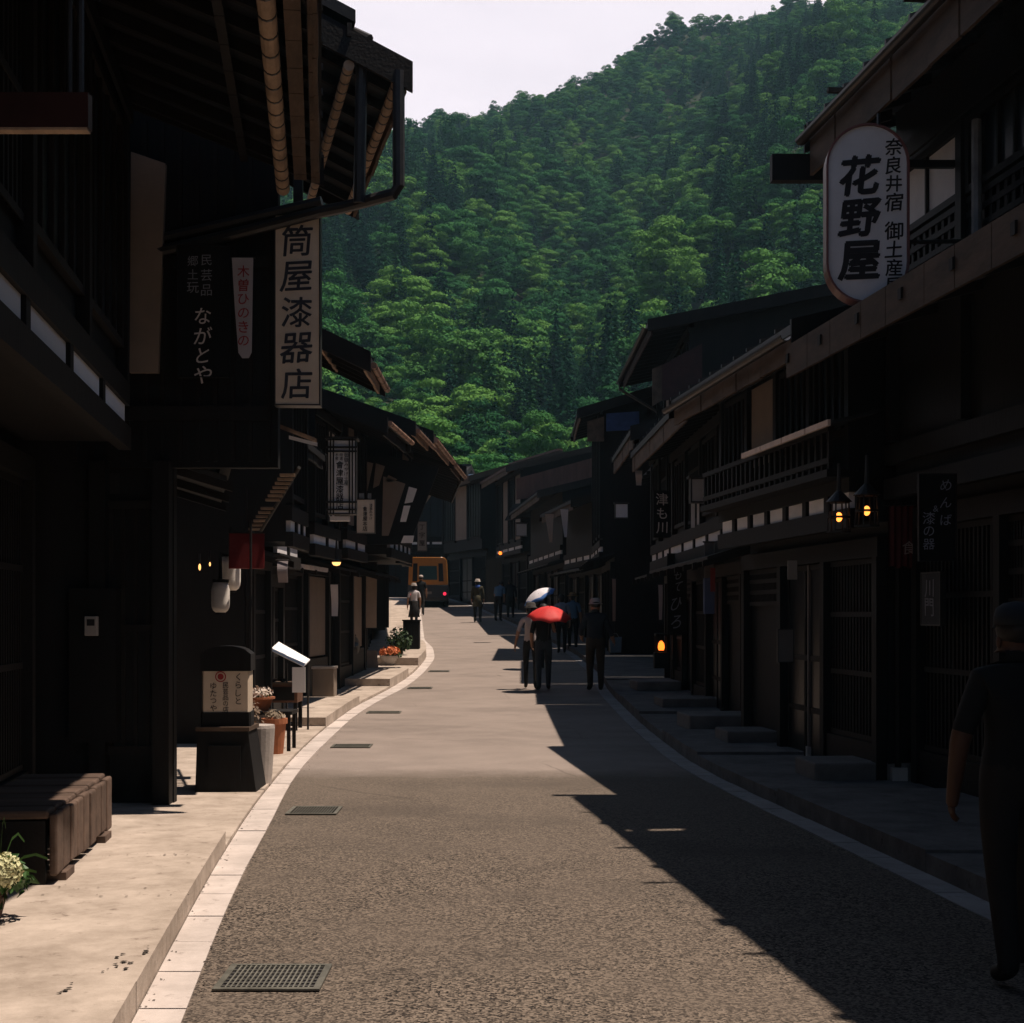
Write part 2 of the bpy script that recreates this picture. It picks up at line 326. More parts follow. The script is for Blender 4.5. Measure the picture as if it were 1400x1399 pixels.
# ------------------------------------------------------------------ wooden townhouses
HG = 'dark timber townhouses along the street'
class House:
    """local frame: x along the street front, y back from the ground-floor wall, z up"""
    def __init__(s, name, label, e0, e1, side, gz, he, o=1.0, j=.6, pitch=.35, depth=6.0, hj=2.7, v=.3, roof=ROOF, t=.09, wall=WOOD, detail=1):
        e0 = Vector((*e0, 0)); e1 = Vector((*e1, 0))
        if side > 0: e0, e1 = e1, e0
        ux = (e1 - e0).normalized(); uy = Vector((-ux.y, ux.x, 0))
        s.L = (e1 - e0).length; s.o, s.j, s.he, s.pitch, s.depth, s.hj, s.v, s.t, s.roofm, s.wallm = o, j, he - gz, pitch, depth, hj, v, t, roof, wall
        org = e0 + uy * (o + j); s.rz = math.atan2(ux.y, ux.x); s.detail = detail
        s.e = thing(name, label, 'house', (org.x, org.y, gz), s.rz, HG)
        s.inv = (Matrix.Translation((org.x, org.y, gz)) @ Matrix.Rotation(s.rz, 4, 'Z')).inverted()
        s.side = side; s.xa = 0
    def loc(s, p): return s.inv @ Vector(p)
    def rz_at(s, y): return s.he + (y + s.o + s.j) * s.pitch      # roof top height at depth y on the street slope
    def body(s, x0=None, x1=None):
        x0 = .05 + s.xa if x0 is None else x0; x1 = s.L - .05 if x1 is None else x1
        yr = s.depth / 2; zr = s.rz_at(yr) - s.t - .03; ze = s.rz_at(-s.j) - s.t - .03; s.ye = 2 * yr + s.j
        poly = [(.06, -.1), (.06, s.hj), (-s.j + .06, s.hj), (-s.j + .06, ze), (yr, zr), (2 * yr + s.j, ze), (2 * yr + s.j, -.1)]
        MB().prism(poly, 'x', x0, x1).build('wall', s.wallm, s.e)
    def roof(s, seams=True, slots=()):
        yr = s.depth / 2; L, v, t = s.L, s.v, s.t
        ya = -(s.o + s.j); za = s.he; zr = s.rz_at(yr); yb = 2 * yr + s.o + s.j
        mb = MB()
        x0, x1 = -v, L + v
        cuts = [x0] + [c for a_, b_ in slots for c in (a_, b_)] + [x1]
        for ca, cb in zip(cuts[::2], cuts[1::2]):
            mb.hexa([(ca, ya, za - t), (cb, ya, za - t), (cb, yr, zr - t), (ca, yr, zr - t), (ca, ya, za), (cb, ya, za), (cb, yr, zr), (ca, yr, zr)])
        mb.hexa([(x0, yr + .002, zr - t), (x1, yr + .002, zr - t), (x1, yb, za - t), (x0, yb, za - t), (x0, yr + .002, zr), (x1, yr + .002, zr), (x1, yb, za), (x0, yb, za)])
        mb.box(x0 - .02, x1 + .02, yr - .14, yr + .14, zr - .02, zr + .10)
        if seams:
            n = int((x1 - x0) / .48)
            for i in range(n + 1):
                x = x0 + .03 + (x1 - x0 - .06) * i / n
                mb.hexa([(x - .018, ya - .01, za + .002), (x + .018, ya - .01, za + .002), (x + .018, yr - .15, zr - .05), (x - .018, yr - .15, zr - .05),
                         (x - .018, ya - .01, za + .04), (x + .018, ya - .01, za + .04), (x + .018, yr - .15, zr - .01), (x - .018, yr - .15, zr - .01)])
        r = mb.build('roof', s.roofm, s.e); s.roofo = r
        # verge boards at both gable ends
        for x in (x0 - .035, x1 + .002):
            b = MB().hexa([(x, ya - .02, za - t - .13), (x + .033, ya - .02, za - t - .13), (x + .033, yr, zr - t - .13), (x, yr, zr - t - .13),
                           (x, ya - .02, za + .03), (x + .033, ya - .02, za + .03), (x + .033, yr, zr + .03), (x, yr, zr + .03)])
            b.hexa([(x, yr + .002, zr - t - .13), (x + .033, yr + .002, zr - t - .13), (x + .033, yb, za - t - .13), (x, yb, za - t - .13),
                    (x, yr + .002, zr + .03), (x + .033, yr + .002, zr + .03), (x + .033, yb, za + .03), (x, yb, za + .03)])
            b.build('verge_board', WOODH, s.e)
    def fascia(s, mat=WOODR, h=.2, inset=.03, seg=.62, drop=0, name='fascia_board', off=0):
        mb = MB(); x = -s.v + .04; ya = -(s.o + s.j) + inset; zt = s.he + (inset * s.pitch) - s.t - drop - .004
        while x < s.L + s.v - .06:
            l = min(seg * rnd.uniform(.8, 1.2), s.L + s.v - .04 - x); d = rnd.uniform(-.006, .006)
            mb.box(x, x + l - .014, ya + d, ya + .03 + d, zt - h + rnd.uniform(-.006, .006), zt); x += l
        return mb.build(name, mat, s.e)
    def rafters(s, step=.5, mat=WOODH, w=.05, h=.09, single=False):
        ya, yb = -(s.o + s.j) + .09, -s.j + .02
        za, zb = s.rz_at(ya) - s.t - .003, s.rz_at(yb) - s.t - .003
        n = max(2, int(s.L / step)); big = MB()
        for i in range(n + 1):
            x = .03 + (s.L - .06) * i / n
            q = [(x - w / 2, ya, za - h), (x + w / 2, ya, za - h), (x + w / 2, yb, zb - h), (x - w / 2, yb, zb - h), (x - w / 2, ya, za), (x + w / 2, ya, za), (x + w / 2, yb, zb), (x - w / 2, yb, zb)]
            if single: big.hexa(q)
            else: MB().hexa(q).build('rafter', mat, s.e)
        if single: big.build('rafters', mat, s.e)
    def post(s, x, y=-.05, z0=-.02, z1=None, w=.12, mat=WOOD, name='post'):
        return MB().box(x - w / 2, x + w / 2, y, y + .105, z0, z1 or s.hj).build(name, mat, s.e)
    def lattice(s, x0, x1, z0, z1, y, step=.085, w=.03, mat=WOOD, name='lattice'):
        mb = MB()
        n = max(2, int((x1 - x0) / step))
        for i in range(n + 1):
            x = x0 + .03 + (x1 - x0 - .06) * i / n; mb.box(x - w / 2, x + w / 2, y - .035, y - .004, z0, z1)
        for z in (z0, z0 + (z1 - z0) * .36, z0 + (z1 - z0) * .7, z1):
            mb.box(x0, x1, y - .045, y - .036, z - .025, z + .025)
        return mb.build(name, mat, s.e)
    def door(s, x0, x1, z0, z1, y):
        n = max(2, round((x1 - x0) / .85)); 
        for i in range(n):
            a = x0 + (x1 - x0) * i / n; b = x0 + (x1 - x0) * (i + 1) / n; yy = y - (.03 if i % 2 else .0)
            mb = MB().box(a, a + .05, yy - .03, yy - .004, z0, z1).box(b - .05, b, yy - .03, yy - .004, z0, z1)
            for z in (z0, z0 + .55, z0 + 1.1, z1 - .06): mb.box(a + .051, b - .051, yy - .029, yy - .005, z, z + .06)
            d = mb.build('sliding_door', WOODH, s.e)
            MB().box(a + .05, b - .05, yy - .016, yy - .010, z0 + .06, z1 - .06).build('pane', GLASS, d)
    def window(s, x0, x1, z0, z1, y, bars=4, paper=None):
        mb = MB().box(x0, x0 + .06, y - .06, y - .003, z0, z1).box(x1 - .06, x1, y - .06, y - .003, z0, z1).box(x0 + .061, x1 - .061, y - .058, y - .004, z0, z0 + .06).box(x0 + .061, x1 - .061, y - .058, y - .004, z1 - .06, z1)
        for i in range(1, bars):
            x = x0 + (x1 - x0) * i / bars; mb.box(x - .014, x + .014, y - .05, y - .02, z0 + .061, z1 - .061)
        f = mb.build('window', WOODH, s.e)
        MB().box(x0 + .06, x1 - .06, y - .018, y - .006, z0 + .06, z1 - .06).build('pane', paper or GLASS, f)
    def front(s, bays='ldlo', w=1.75):
        """ground floor: posts, lattices, sliding doors"""
        n = max(1, round((s.L - s.xa) / w)); y = .06
        zt = s.hj - .32
        MB().box(.02 + s.xa, s.L - .02, -.055, .058, zt, zt + .18).build('lintel_beam', WOOD, s.e)
        for i in range(n + 1): s.post(.1 + s.xa + (s.L - s.xa - .2) * i / n, -.045 - .012, z1=zt - .002)
        for i in range(n):
            a = .1 + s.xa + (s.L - s.xa - .2) * i / n + .07; b = .1 + s.xa + (s.L - s.xa - .2) * (i + 1) / n - .07; k = bays[i % len(bays)]
            if k == 'l':
                MB().box(a, b, -.03, .056, 0, .42).build('dado_board', WOODH, s.e); s.lattice(a, b, .45, zt - .03, y)
            elif k == 'd': s.door(a, b, .03, zt - .01, y)
            elif k == 'p':
                MB().box(a, b, .02, .056, .75, zt - .03).build('plaster_panel', PLAS, s.e); MB().box(a, b, -.03, .056, 0, .72).build('dado_board', WOODH, s.e)
            else: s.lattice(a, b, 1.75, zt - .03, y, .05, .02)
    def jetty(s, panels=0, z=None, ph=.13, mat=PAPER, pmarg=.08):
        """floor edge of the jettied upper storey with its row of pale panels"""
        y = -s.j + .06; z = z or s.hj
        MB().box(s.xa, s.L, y - .10, y - .003, z - .06, z + .12).build('floor_beam', WOOD, s.e)
        MB().box(s.xa, s.L, y - .09, y - .003, z + .12 + ph + .002, z + .30 + ph).build('sill_beam', WOOD, s.e)
        if panels:
            for i in range(panels):
                a = s.L * i / panels + pmarg; b = s.L * (i + 1) / panels - pmarg
                MB().box(a, b, y - .06, y - .003, z + .121, z + .12 + ph).build('transom_panel', mat, s.e)
                if i: MB().box(s.L * i / panels - .06, s.L * i / panels + .06, y - .085, y - .002, z + .121, z + .12 + ph).build('transom_stud', WOOD, s.e)
    def upper(s, bays='wpw', w=1.5, z0=None, z1=None):
        y = -s.j + .06; z0 = z0 or s.hj + .55; z1 = z1 or s.rz_at(-s.j) - s.t - .28
        if z1 - z0 < .3: return
        n = max(1, round((s.L - s.xa) / w))
        for i in range(n + 1): s.post(.08 + s.xa + (s.L - s.xa - .16) * i / n, y - .09, s.hj + .46, z1 + .12, .11, name='upper_post')
        MB().box(.02 + s.xa, s.L - .02, y - .12, y - .092, z1 + .0, z1 + .14).build('wall_plate', WOOD, s.e)
        for i in range(n):
            a = .08 + s.xa + (s.L - s.xa - .16) * i / n + .065; b = .08 + s.xa + (s.L - s.xa - .16) * (i + 1) / n - .065; k = bays[i % len(bays)]
            if k == 'w': s.window(a, b, z0, z1 - .01, y, 5)
            elif k == 's': s.window(a, b, z0, z1 - .01, y, 2, PAPER)
            elif k == 'p': MB().box(a, b, y - .035, y - .003, z0, z1 - .01).build('plaster_panel', PLAS, s.e)
            elif k == 'l': s.lattice(a, b, z0, z1 - .02, y, .11, .035)
    def rail(s, z0=None, h=.55, y=None, step=.16):
        z0 = z0 or s.hj + .47; y = (-s.j - .22) if y is None else y
        mb = MB().box(0, s.L, y - .03, y + .03, z0 + h - .05, z0 + h).box(0, s.L, y - .025, y + .025, z0 + .06, z0 + .11)
        n = int(s.L / step)
        for i in range(n + 1): x = .03 + (s.L - .06) * i / n; mb.box(x - .02, x + .02, y - .018, y + .018, z0 + .0, z0 + h - .051)
        mb.box(-.03, s.L + .03, y - .05, -s.j + .02, z0 - .07, z0 - .002)
        mb.build('balcony_rail', WOODH, s.e)
    def hood(s, z, out=.9, y=None, pitch=.3, x0=0, x1=None, mat=ROOF, edge=None, t=.045, battens=True, name='lower_roof'):
        """low lean-to roof over the ground floor or a window hood"""
        x1 = s.L if x1 is None else x1; yw = .055 if y is None else y; ya = yw - out; zb = z + out * pitch
        mb = MB().hexa([(x0, ya, z - t), (x1, ya, z - t), (x1, yw, zb - t), (x0, yw, zb - t), (x0, ya, z), (x1, ya, z), (x1, yw, zb), (x0, yw, zb)])
        h = mb.build(name, mat, s.e)
        if edge:
            em = MB(); x = x0 + .01
            while x < x1 - .02:
                l = min(.72, x1 - .01 - x); em.box(x, x + l - .03, ya - .03, ya - .002, z - t - .012, z + .012); x += l
            em.build('lit_edge_strip', edge, h)
        if battens:
            n = max(1, int((x1 - x0) / .9))
            for i in range(n + 1):
                x = x0 + .06 + (x1 - x0 - .12) * i / n
                MB().hexa([(x - .03, ya - .05, z - t - .085), (x + .03, ya - .05, z - t - .085), (x + .03, yw - .003, zb - t - .085), (x - .03, yw - .003, zb - t - .085),
                           (x - .03, ya - .05, z - t - .004), (x + .03, ya - .05, z - t - .004), (x + .03, yw - .003, zb - t - .004), (x - .03, yw - .003, zb - t - .004)]).build('roof_bracket', WOODH, s.e)
        return h
    def gutter(s, down=True, z=None, x=None):
        ya = -(s.o + s.j) - .06; z = z or s.he - s.t - .02
        n = 10; prof = [(ya + .055 * math.cos(math.pi + math.pi * k / 8), z + .055 * math.sin(math.pi + math.pi * k / 8)) for k in range(9)] + [(ya + .047 * math.cos(2 * math.pi - math.pi * k / 8), z + .047 * math.sin(2 * math.pi - math.pi * k / 8)) for k in range(9)]
        g = MB().prism(prof, 'x', -s.v, s.L + s.v).build('rain_gutter', METD, s.e)
        if down:
            x = (s.L - .1 if s.side < 0 else .1) if x is None else x
            MB().tube([(x, ya, z - .05), (x, ya, z - .22), (x, -s.j - .08, z - .75), (x, -.12, z - 1.2), (x, -.12, .05)], .035).build('downpipe', METD, s.e)
    def bandpipe(s, inset, z, r=.05, mat=None, band=.28, x0=None, x1=None, name='banded_gutter'):
        y = -(s.o + s.j) + inset; x0 = -s.v if x0 is None else x0; x1 = s.L + s.v if x1 is None else x1
        mb = MB().tube([(x0, y, z), (x1, y, z)], r, 12); nf = len(mb.f); x = x0 + .1
        while x < x1 - .05:
            mb.tube([(x, y, z), (x + .022, y, z)], r + .004, 12); x += band * rnd.uniform(.85, 1.15)
        o = mb.build(name, mat or FASC, s.e, smooth=False); o.data.materials.append(METD)
        o.data.polygons.foreach_set('material_index', [0] * nf + [1] * (len(mb.f) - nf)); return o
    def world(s, mb):                     # mesh collected in world coordinates -> this house's frame
        return mb.xf(s.inv)

# ---- left row, from the camera outwards
A = House('timber_house', 'nearest dark house on the left, pale strip panels under its jettied storey', (.195, -1.5), (-1.55, 11.9), -1, 0, 5.36, o=1.55, j=.75, pitch=.37, depth=5, hj=3.02, v=.02)
A.body(); A.roof(); A.bandpipe(.31, 5.1, .055, FASC, .26); A.fascia(WOODR, .13, .02, .6); A.rafters(.42, WOODH)
for ins, wd_, zz_, mt in ((.17, .10, 5.17, WOODR), (.06, .045, 5.15, WOODR), (.62, .06, 5.3, WOODH)):
    mb = MB(); x = .02
    while x < A.L:
        l = min(.46, A.L - x); y = -(A.o + A.j) + ins; mb.box(x, x + l - .012, y - wd_ / 2, y + wd_ / 2, zz_, zz_ + .03); x += l
    mb.build('soffit_board', mt, A.e)
A.world(MB().hexa([(-.82, -1.5, 5.42), (-.86, 8.85, 5.42), (-1.9, 8.85, 5.84), (-1.9, -1.5, 5.84), (-.82, -1.5, 5.47), (-.86, 8.85, 5.47), (-1.9, 8.85, 5.89), (-1.9, -1.5, 5.89)][:])).build('shade_eave', ROOF, A.e)  # unseen eave slab added to cast shade over the bench
A.front('lldl'); A.jetty(10, ph=.17, mat=PAPERB); A.upper('wlw', 2.0, 3.75)
A.world(MB().box(-2.3, -1.71, 5.9, 5.96, 3.615, 3.755)).build('sign_beam', REDW, A.e)
A.world(MB().box(-2.3, -1.715, 5.9, 5.955, 3.603, 3.613)).build('beam_lit_edge', FASC, A.e)  # pale strip painted under the beam as its lit bottom edge
A.world(MB().tube([(-1.80, 6.1, 3.757), (-1.80, 6.1, 4.6)], .016)).build('hanger_pipe', METD, A.e)
A.world(MB().tube([(-1.845, 6.1, 3.757), (-1.845, 6.1, 4.6)], .012)).build('hanger_pipe', METD, A.e)

B = House('timber_house', 'tall dark house behind the long cream sign, gutter pipes jutting over the road', (-.90, 12.3), (-1.62, 15.6), -1, 0, 6.15, o=1.45, j=.95, pitch=.45, depth=5, hj=3.0, v=.28)
B.xa = .75; B.body(); B.roof(); B.bandpipe(.10, 6.02, .045, FASC, .22); B.bandpipe(.50, 6.12, .045, FASC, .22); B.fascia(WOODR, .12, .02, .4); B.bandpipe(.78, 6.28, .03, WOODR, 2, name='purlin'); B.rafters(.45)
B.front('dl'); B.jetty(0); B.upper('lp', 1.6)
yr = 2.5
MB().hexa([(-.32, -1.95, 6.46), (B.L, -1.95, 6.46), (B.L, yr, 8.46), (-.32, yr, 8.46), (-.32, -1.95, 6.56), (B.L, -1.95, 6.56), (B.L, yr, 8.56), (-.32, yr, 8.56)]).build('upper_roof_tier', ROOF, B.e)
MB().box(-.33, B.L, -1.92, -1.88, 6.34, 6.45).build('tier_board', WOODH, B.e)
p1 = at(495, 62, 12.0); p2 = at(491, 278, 12.1); p3 = at(545, 98, 12.0); p4 = at(545, 255, 12.05); p5 = at(440, 290, 12.25); p6 = at(180, 352, 12.5)
B.world(MB().tube([p1, p2], .05, 10)).build('downpipe', METD, B.e)
B.world(MB().tube([p3, p4, at(538, 266, 12.06), at(470, 284, 12.2), p5, at(300, 326, 12.4), p6], .05, 10)).build('downpipe', METD, B.e)
B.world(MB().tube([at(440, 276, 12.3), at(180, 336, 12.55)], .045, 8)).build('rail_pole', METD, B.e)
B.world(MB().tube([at(505, 56, 12.0), at(470, 40, 12.1)], .05, 8)).build('gutter_elbow', METD, B.e)
q0 = B.loc(at(178, 210, 12.45)); 
pl = MB(); a, b, c, d = at(179, 208, 12.42), at(226, 224, 12.42), at(216, 510, 12.42), at(177, 510, 12.42)
bk = Vector((0, .06, 0)); pl.hexa([d, c, c + bk, d + bk, a, b, b + bk, a + bk])
B.world(pl).build('plaster_panel', PLAS, B.e)
# the gable wall of the upper storey that faces the camera
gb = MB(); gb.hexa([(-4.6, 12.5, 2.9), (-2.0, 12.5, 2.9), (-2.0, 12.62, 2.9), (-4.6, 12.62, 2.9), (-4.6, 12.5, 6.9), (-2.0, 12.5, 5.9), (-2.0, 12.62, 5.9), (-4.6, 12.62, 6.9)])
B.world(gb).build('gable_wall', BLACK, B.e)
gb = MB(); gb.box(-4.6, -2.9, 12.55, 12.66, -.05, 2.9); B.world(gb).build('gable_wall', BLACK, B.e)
bt = MB()
for k in range(17):
    x = -4.5 + k * .15; bt.box(x, x + .035, 12.475, 12.498, 2.95, 5.85)
bt.box(-4.55, -2.05, 12.45, 12.474, 3.3, 3.42).box(-4.55, -2.05, 12.45, 12.474, 4.6, 4.7); B.world(bt).build('gable_battens', WOODH, B.e)
bt = MB()
for k in range(15):
    x = -4.5 + k * .105; bt.box(x, x + .03, 12.525, 12.548, .5, 2.6)
bt.box(-4.55, -2.95, 12.5, 12.524, .45, .52).box(-4.55, -2.95, 12.5, 12.524, 1.5, 1.56).box(-4.55, -2.95, 12.5, 12.524, 2.55, 2.62); B.world(bt).build('gable_lattice', WOODH, B.e)
for x in (-3.52, -2.98): B.world(MB().box(x - .07, x + .07, 12.4, 12.545, 0, 2.95)).build('corner_post', WOOD, B.e)
B.hood(2.85, 1.0, x0=.75, x1=B.L, edge=None)
B.world(MB().hexa([at(360, 578, 13.2), at(433, 606, 13.2), at(433, 606, 13.5), at(360, 578, 13.5), at(360, 572, 13.2), at(433, 600, 13.2), at(433, 600, 13.5), at(360, 572, 13.5)])).build('hood_verge', WOODR, B.e)
BRI = M('bright_lit_edge', (.74, .68, .64), .6, .08, 6, spec=.4)  # hood verge edge painted near white as if sunlit
B.world(MB().hexa([at(395, 601, 13.15), at(434, 611, 13.15), at(434, 611, 13.5), at(395, 601, 13.5), at(395, 596, 13.15), at(434, 606, 13.15), at(434, 606, 13.5), at(395, 596, 13.5)])).build('hood_lit_edge', BRI, B.e)
B.world(MB().hexa([at(361, 582, 13.1), at(378, 589, 13.1), at(378, 589, 13.16), at(361, 582, 13.16), at(362, 573, 13.1), at(381, 580, 13.1), at(381, 580, 13.16), at(362, 573, 13.16)])).build('hood_end_tile', PLASW, B.e)
# pale slats added for the ladder of sunlight falling through the hood boards
lv = MB()
for i in range(14):
    t = i / 13; Y = 13.6 + 1.6 * t; px = 396 - 44 * t; py = 650 + 74 * t
    if i == 7: continue
    p = at(px, py, Y); B.world(MB().box(p.x - .09, p.x + .05, p.y - .02, p.y + .03, p.z - .012, p.z + .012)).build('sun_ladder_slat', FASC, B.e)
B.world(MB().tube([at(409, 640, 13.6), at(357, 726, 15.2)], .018)).build('sun_ladder_rail', WOODH, B.e)

C = House('timber_house', 'dark house with a stubby stepped roof end just behind the lattice framed sign', (-1.72, 17.9), (-1.72, 19.35), -1, zg(19), 4.78, o=1.0, j=.5, pitch=.48, depth=4.6, hj=2.5, v=.25)
C.body(); C.roof(); C.fascia(FASC, .12, .05, .25); C.fascia(FASC, .1, .6, .2, 0, 'eave_board'); C.rafters(.45); C.front('ld'); C.jetty(3, ph=.14); C.upper('ws', 1.6); C.bandpipe(-.05, 4.78 - zg(19) - .13, .04, LITG, .5)
C.hood(2.35, .35, edge=None)
C2 = House('timber_house', 'low dark shop front set back behind the menu stand and the drawers', (-2.78, 19.75), (-2.78, 21.75), -1, zg(20.5), 4.0, o=.4, j=.25, pitch=.35, depth=4.2, hj=2.3, v=.02)
C2.body(); C2.roof(); C2.fascia(WOODH, .12, .03, .5); C2.front('dl', 1.0); C2.jetty(2, ph=.14); C2.upper('w', 1.0)
D = House('timber_house', 'low dark house with gutter coloured as if sunlit just beyond the lattice framed sign', (-1.86, 22.0), (-1.72, 24.2), -1, zg(23), 4.55, o=1.15, j=.65, pitch=.42, depth=4.6, hj=2.5, v=.16)
D.body(); D.roof(); D.fascia(WOODH, .15, .05, .6); D.rafters(.5); D.front('ld'); D.jetty(2, ph=.14); D.upper('ws', 1.3); D.bandpipe(-.05, 4.40, .04, LITG, .5); D.hood(2.3, .5, edge=CONC2)  # gutter and hood edge coloured bright as a sunlit roof edge
D2 = House('timber_house', 'narrow dark house squeezed before the pale plaster gable on the left', (-1.62, 24.7), (-1.5, 26.9), -1, zg(26), 4.84, o=1.2, j=.7, pitch=.36, depth=5, hj=2.5, v=.18)
D2.body(); D2.roof(); D2.fascia(FASC, .1, .05, .3); D2.rafters(.5); D2.front('pd'); D2.jetty(2, ph=.14); D2.upper('pw', 1.3); D2.bandpipe(-.05, 4.84 - zg(26) - .12, .04, LITG, .5); D2.hood(2.3, .6)
E_ = House('timber_house', 'house with pale plaster gable crossed by dark slanting timbers on the left row', (-1.45, 27.4), (-1.3, 31), -1, zg(29), 5.0, o=.85, j=1.0, pitch=.36, depth=5.5, hj=2.55, v=.35)
E_.body(); E_.roof(); E_.fascia(FASC, .12, .05, .3); E_.rafters(.5); E_.front('lpd'); E_.jetty(5, ph=.14); E_.upper('wpw', 1.6); E_.bandpipe(-.05, 5.0 - zg(29) - .13, .045, LITG, .6); E_.hood(2.2, .8)
E2 = House('timber_house', 'dark house with lower eave behind the pale plaster gable', (-1.25, 31.4), (-1.15, 33.8), -1, zg(32), 4.95, o=1.2, j=1.05, pitch=.33, depth=5, hj=2.5, v=.2)
E2.body(); E2.roof(); E2.fascia(WOODR, .12, .05, .4); E2.rafters(.5); E2.front('ld'); E2.jetty(3, ph=.14); E2.upper('sw', 1.5); E2.bandpipe(-.05, 4.95 - zg(32) - .13, .045, LITG, .6)
Yg = 27.35
def quad_panel(h, pts, Y, th, name, mat):
    P = [at(x, y, Y) for x, y in pts]; n = Vector((0, th, 0)); m = MB()
    m.hexa([P[3], P[2], P[2] + n, P[3] + n, P[0], P[1], P[1] + n, P[0] + n]); return h.world(m).build(name, mat, h.e)
quad_panel(E_, [(487, 615), (600, 640), (560, 745), (487, 745)], Yg, .1, 'gable_wall', BLACK)
for pts in ([(490, 629), (510, 634), (502, 672), (490, 668)], [(514, 634), (526, 638), (518, 664), (510, 668)], [(524, 652), (554, 662), (531, 733), (522, 733)], [(531, 650), (543, 656), (533, 660), (527, 658)]):
    quad_panel(E_, pts, Yg - .03, .028, 'plaster_panel', PLAS)
for pts in ([(559, 666), (570, 669), (564, 687), (553, 689)], [(552, 692), (561, 692), (555, 714), (547, 714)], [(552, 733), (566, 733), (564, 743), (548, 743)]):
    quad_panel(E_, pts, Yg - .03, .028, 'plaster_panel', PLASW)
F_ = House('timber_house', 'far dark house on the left where the road bends, beside the corner flower bed', (-1.14, 35.8), (-1.75, 44), -1, zg(39), 5.2, o=1.5, j=1.0, pitch=.34, depth=6, hj=2.6, v=.2)
F_.body(); F_.roof(); F_.fascia(WOODH, .14, .05, .6); F_.rafters(.7); F_.front('ldl'); F_.jetty(5, ph=.14); F_.upper('wps', 1.8)
G_ = House('timber_house', 'farthest dark house on the left, half hidden beside the yellow topped minibus', (-2.0, 44.6), (-4.4, 66), -1, zg(55), 6.0, o=1.2, j=.6, pitch=.34, depth=7, hj=2.6, v=.2)
G_.body(); G_.roof(); G_.front('ldl', 3); G_.upper('wp', 3)

# ---- right row
H = House('timber_house', 'nearest dark house on the right, carrying the pill shaped white sign', (2.75 + .115 * 14.9, -2), (2.75 - .115 * .35, 13.25), 1, 0, 6.09, o=.72, j=.26, pitch=.32, depth=6.4, hj=2.75, v=.12)
H.body(); H.roof(slots=((1.93, 2.02),))  # slot cut in the roof so a strip of sun reaches the road
for x_, l_, w_ in ((.9, .16, .05), (2.75, .22, .06), (3.5, .12, .12), (4.1, .30, .05), (5.2, .14, .2), (6.0, .2, .05), (7.1, .12, .1)):
    MB().box(x_, x_ + w_, -(H.o + H.j) - l_, -(H.o + H.j) + .3, H.he - .05 + .0, H.he - .012).build('shadow_tab', WOODH, H.e)  # tabs added to notch the shadow that the eave throws on the road
H.fascia(WOODR, .36, .02, .62); H.rafters(.45); H.front('lold', 1.8); H.jetty(0); H.upper('sw', 1.55, 5.0, 5.62); H.gutter(False)
hz = 4.05; h = H.hood(hz, .98, -.26 + .06, .3, mat=ROOFR, battens=True, name='lower_roof', t=.06)
mb = MB(); x = .0
while x < H.L - .05:
    l = rnd.uniform(.5, .75); l = min(l, H.L - x); mb.box(x, x + l - .012, -1.212, -1.182, hz - .27, hz + .02); x += l
mb.build('lower_fascia', WOODR, H.e)
H.lattice(0.1, H.L - .1, 4.55, 4.95, -.2, .13, .045, name='upper_lattice')
H.world(MB().box(2.38, 2.95, 13.38, 13.5, 5.62, 5.86)).build('eave_end_board', WOODH, H.e)
H.world(MB().box(3.0, 3.9, 11.95, 12.0, 5.3, 5.36)).build('tie_beam', WOODH, H.e)
H.world(MB().tube([(3.62, 11.4, 5.5), (3.62, 11.4, 4.3)], .04)).build('downpipe', METG, H.e)

I_ = House('timber_house', 'dark house with balcony rail and a row of pale transom panels on the right', (4.09 - .1185 * 13.3, 13.3), (4.09 - .1185 * 17.9, 17.9), 1, .02, 4.27, o=.6, j=.3, pitch=.26, depth=5.5, hj=2.48, v=.12)
I_.body(); I_.roof(); I_.fascia(WOODR, .22, .03, .5); I_.rafters(.45); I_.front('odl', 1.7); I_.jetty(7, ph=.15, mat=PAPER, pmarg=.09); I_.upper('wpww', 1.25, 3.3, 4.2); I_.rail(2.95, .4, -.5, .18)
I_.hood(3.33, .42, -.24, .25, x0=2.3, x1=I_.L + .5, mat=ROOF, edge=M('lit_edge', (.72, .56, .46), .8, .15, 6), t=.03, battens=False, name='window_hood'); I_.gutter(False)  # hood edge colour brightened as if in sun
J = House('timber_house', 'dark house with overlapping boarded eave beside the hanging blue and red pennant', (2.12, 18.16), (2.0, 24.55), 1, zg(21), 4.36, o=.7, j=.35, pitch=.27, depth=5.5, hj=2.45, v=.12)
J.body(); J.roof(); J.fascia(WOODR, .24, .03, .4); J.rafters(.45); J.front('ldo', 1.6); J.jetty(5, ph=.14); J.upper('wlw', 1.5); J.hood(2.3, .8)
Mh = House('timber_house', 'narrow dark house with boarded eave below the tall wide roofed house', (2.02, 24.9), (2.02, 29.5), 1, zg(27), 4.8, o=.8, j=.3, pitch=.25, depth=5.5, hj=2.4, v=.12)
Mh.body(); Mh.roof(); Mh.fascia(WOODR, .24, .03, .4); Mh.rafters(.5); Mh.front('dlo'); Mh.jetty(4); Mh.upper('wl', 1.4); Mh.hood(2.2, .7)
K = House('timber_house', 'tall dark house whose wide roof end rises behind the lower eaves on the right', (2.78, 30.1), (2.76, 36.8), 1, zg(33), 7.62, o=.9, j=.45, pitch=.2, depth=9, hj=2.8, v=.3)
K.body(); K.roof(); K.fascia(REDW, .18, .05, .6); K.rafters(.5); K.front('ldl', 1.8); K.jetty(4); K.upper('wpw', 1.6, 3.8); K.hood(5.0 - zg(33), .55, -.4, .3); K.gutter(True)
quad_panel(K, [(892, 505), (905, 500), (905, 548), (892, 556)], 29.95, .05, 'gable_plaster', WOODR)
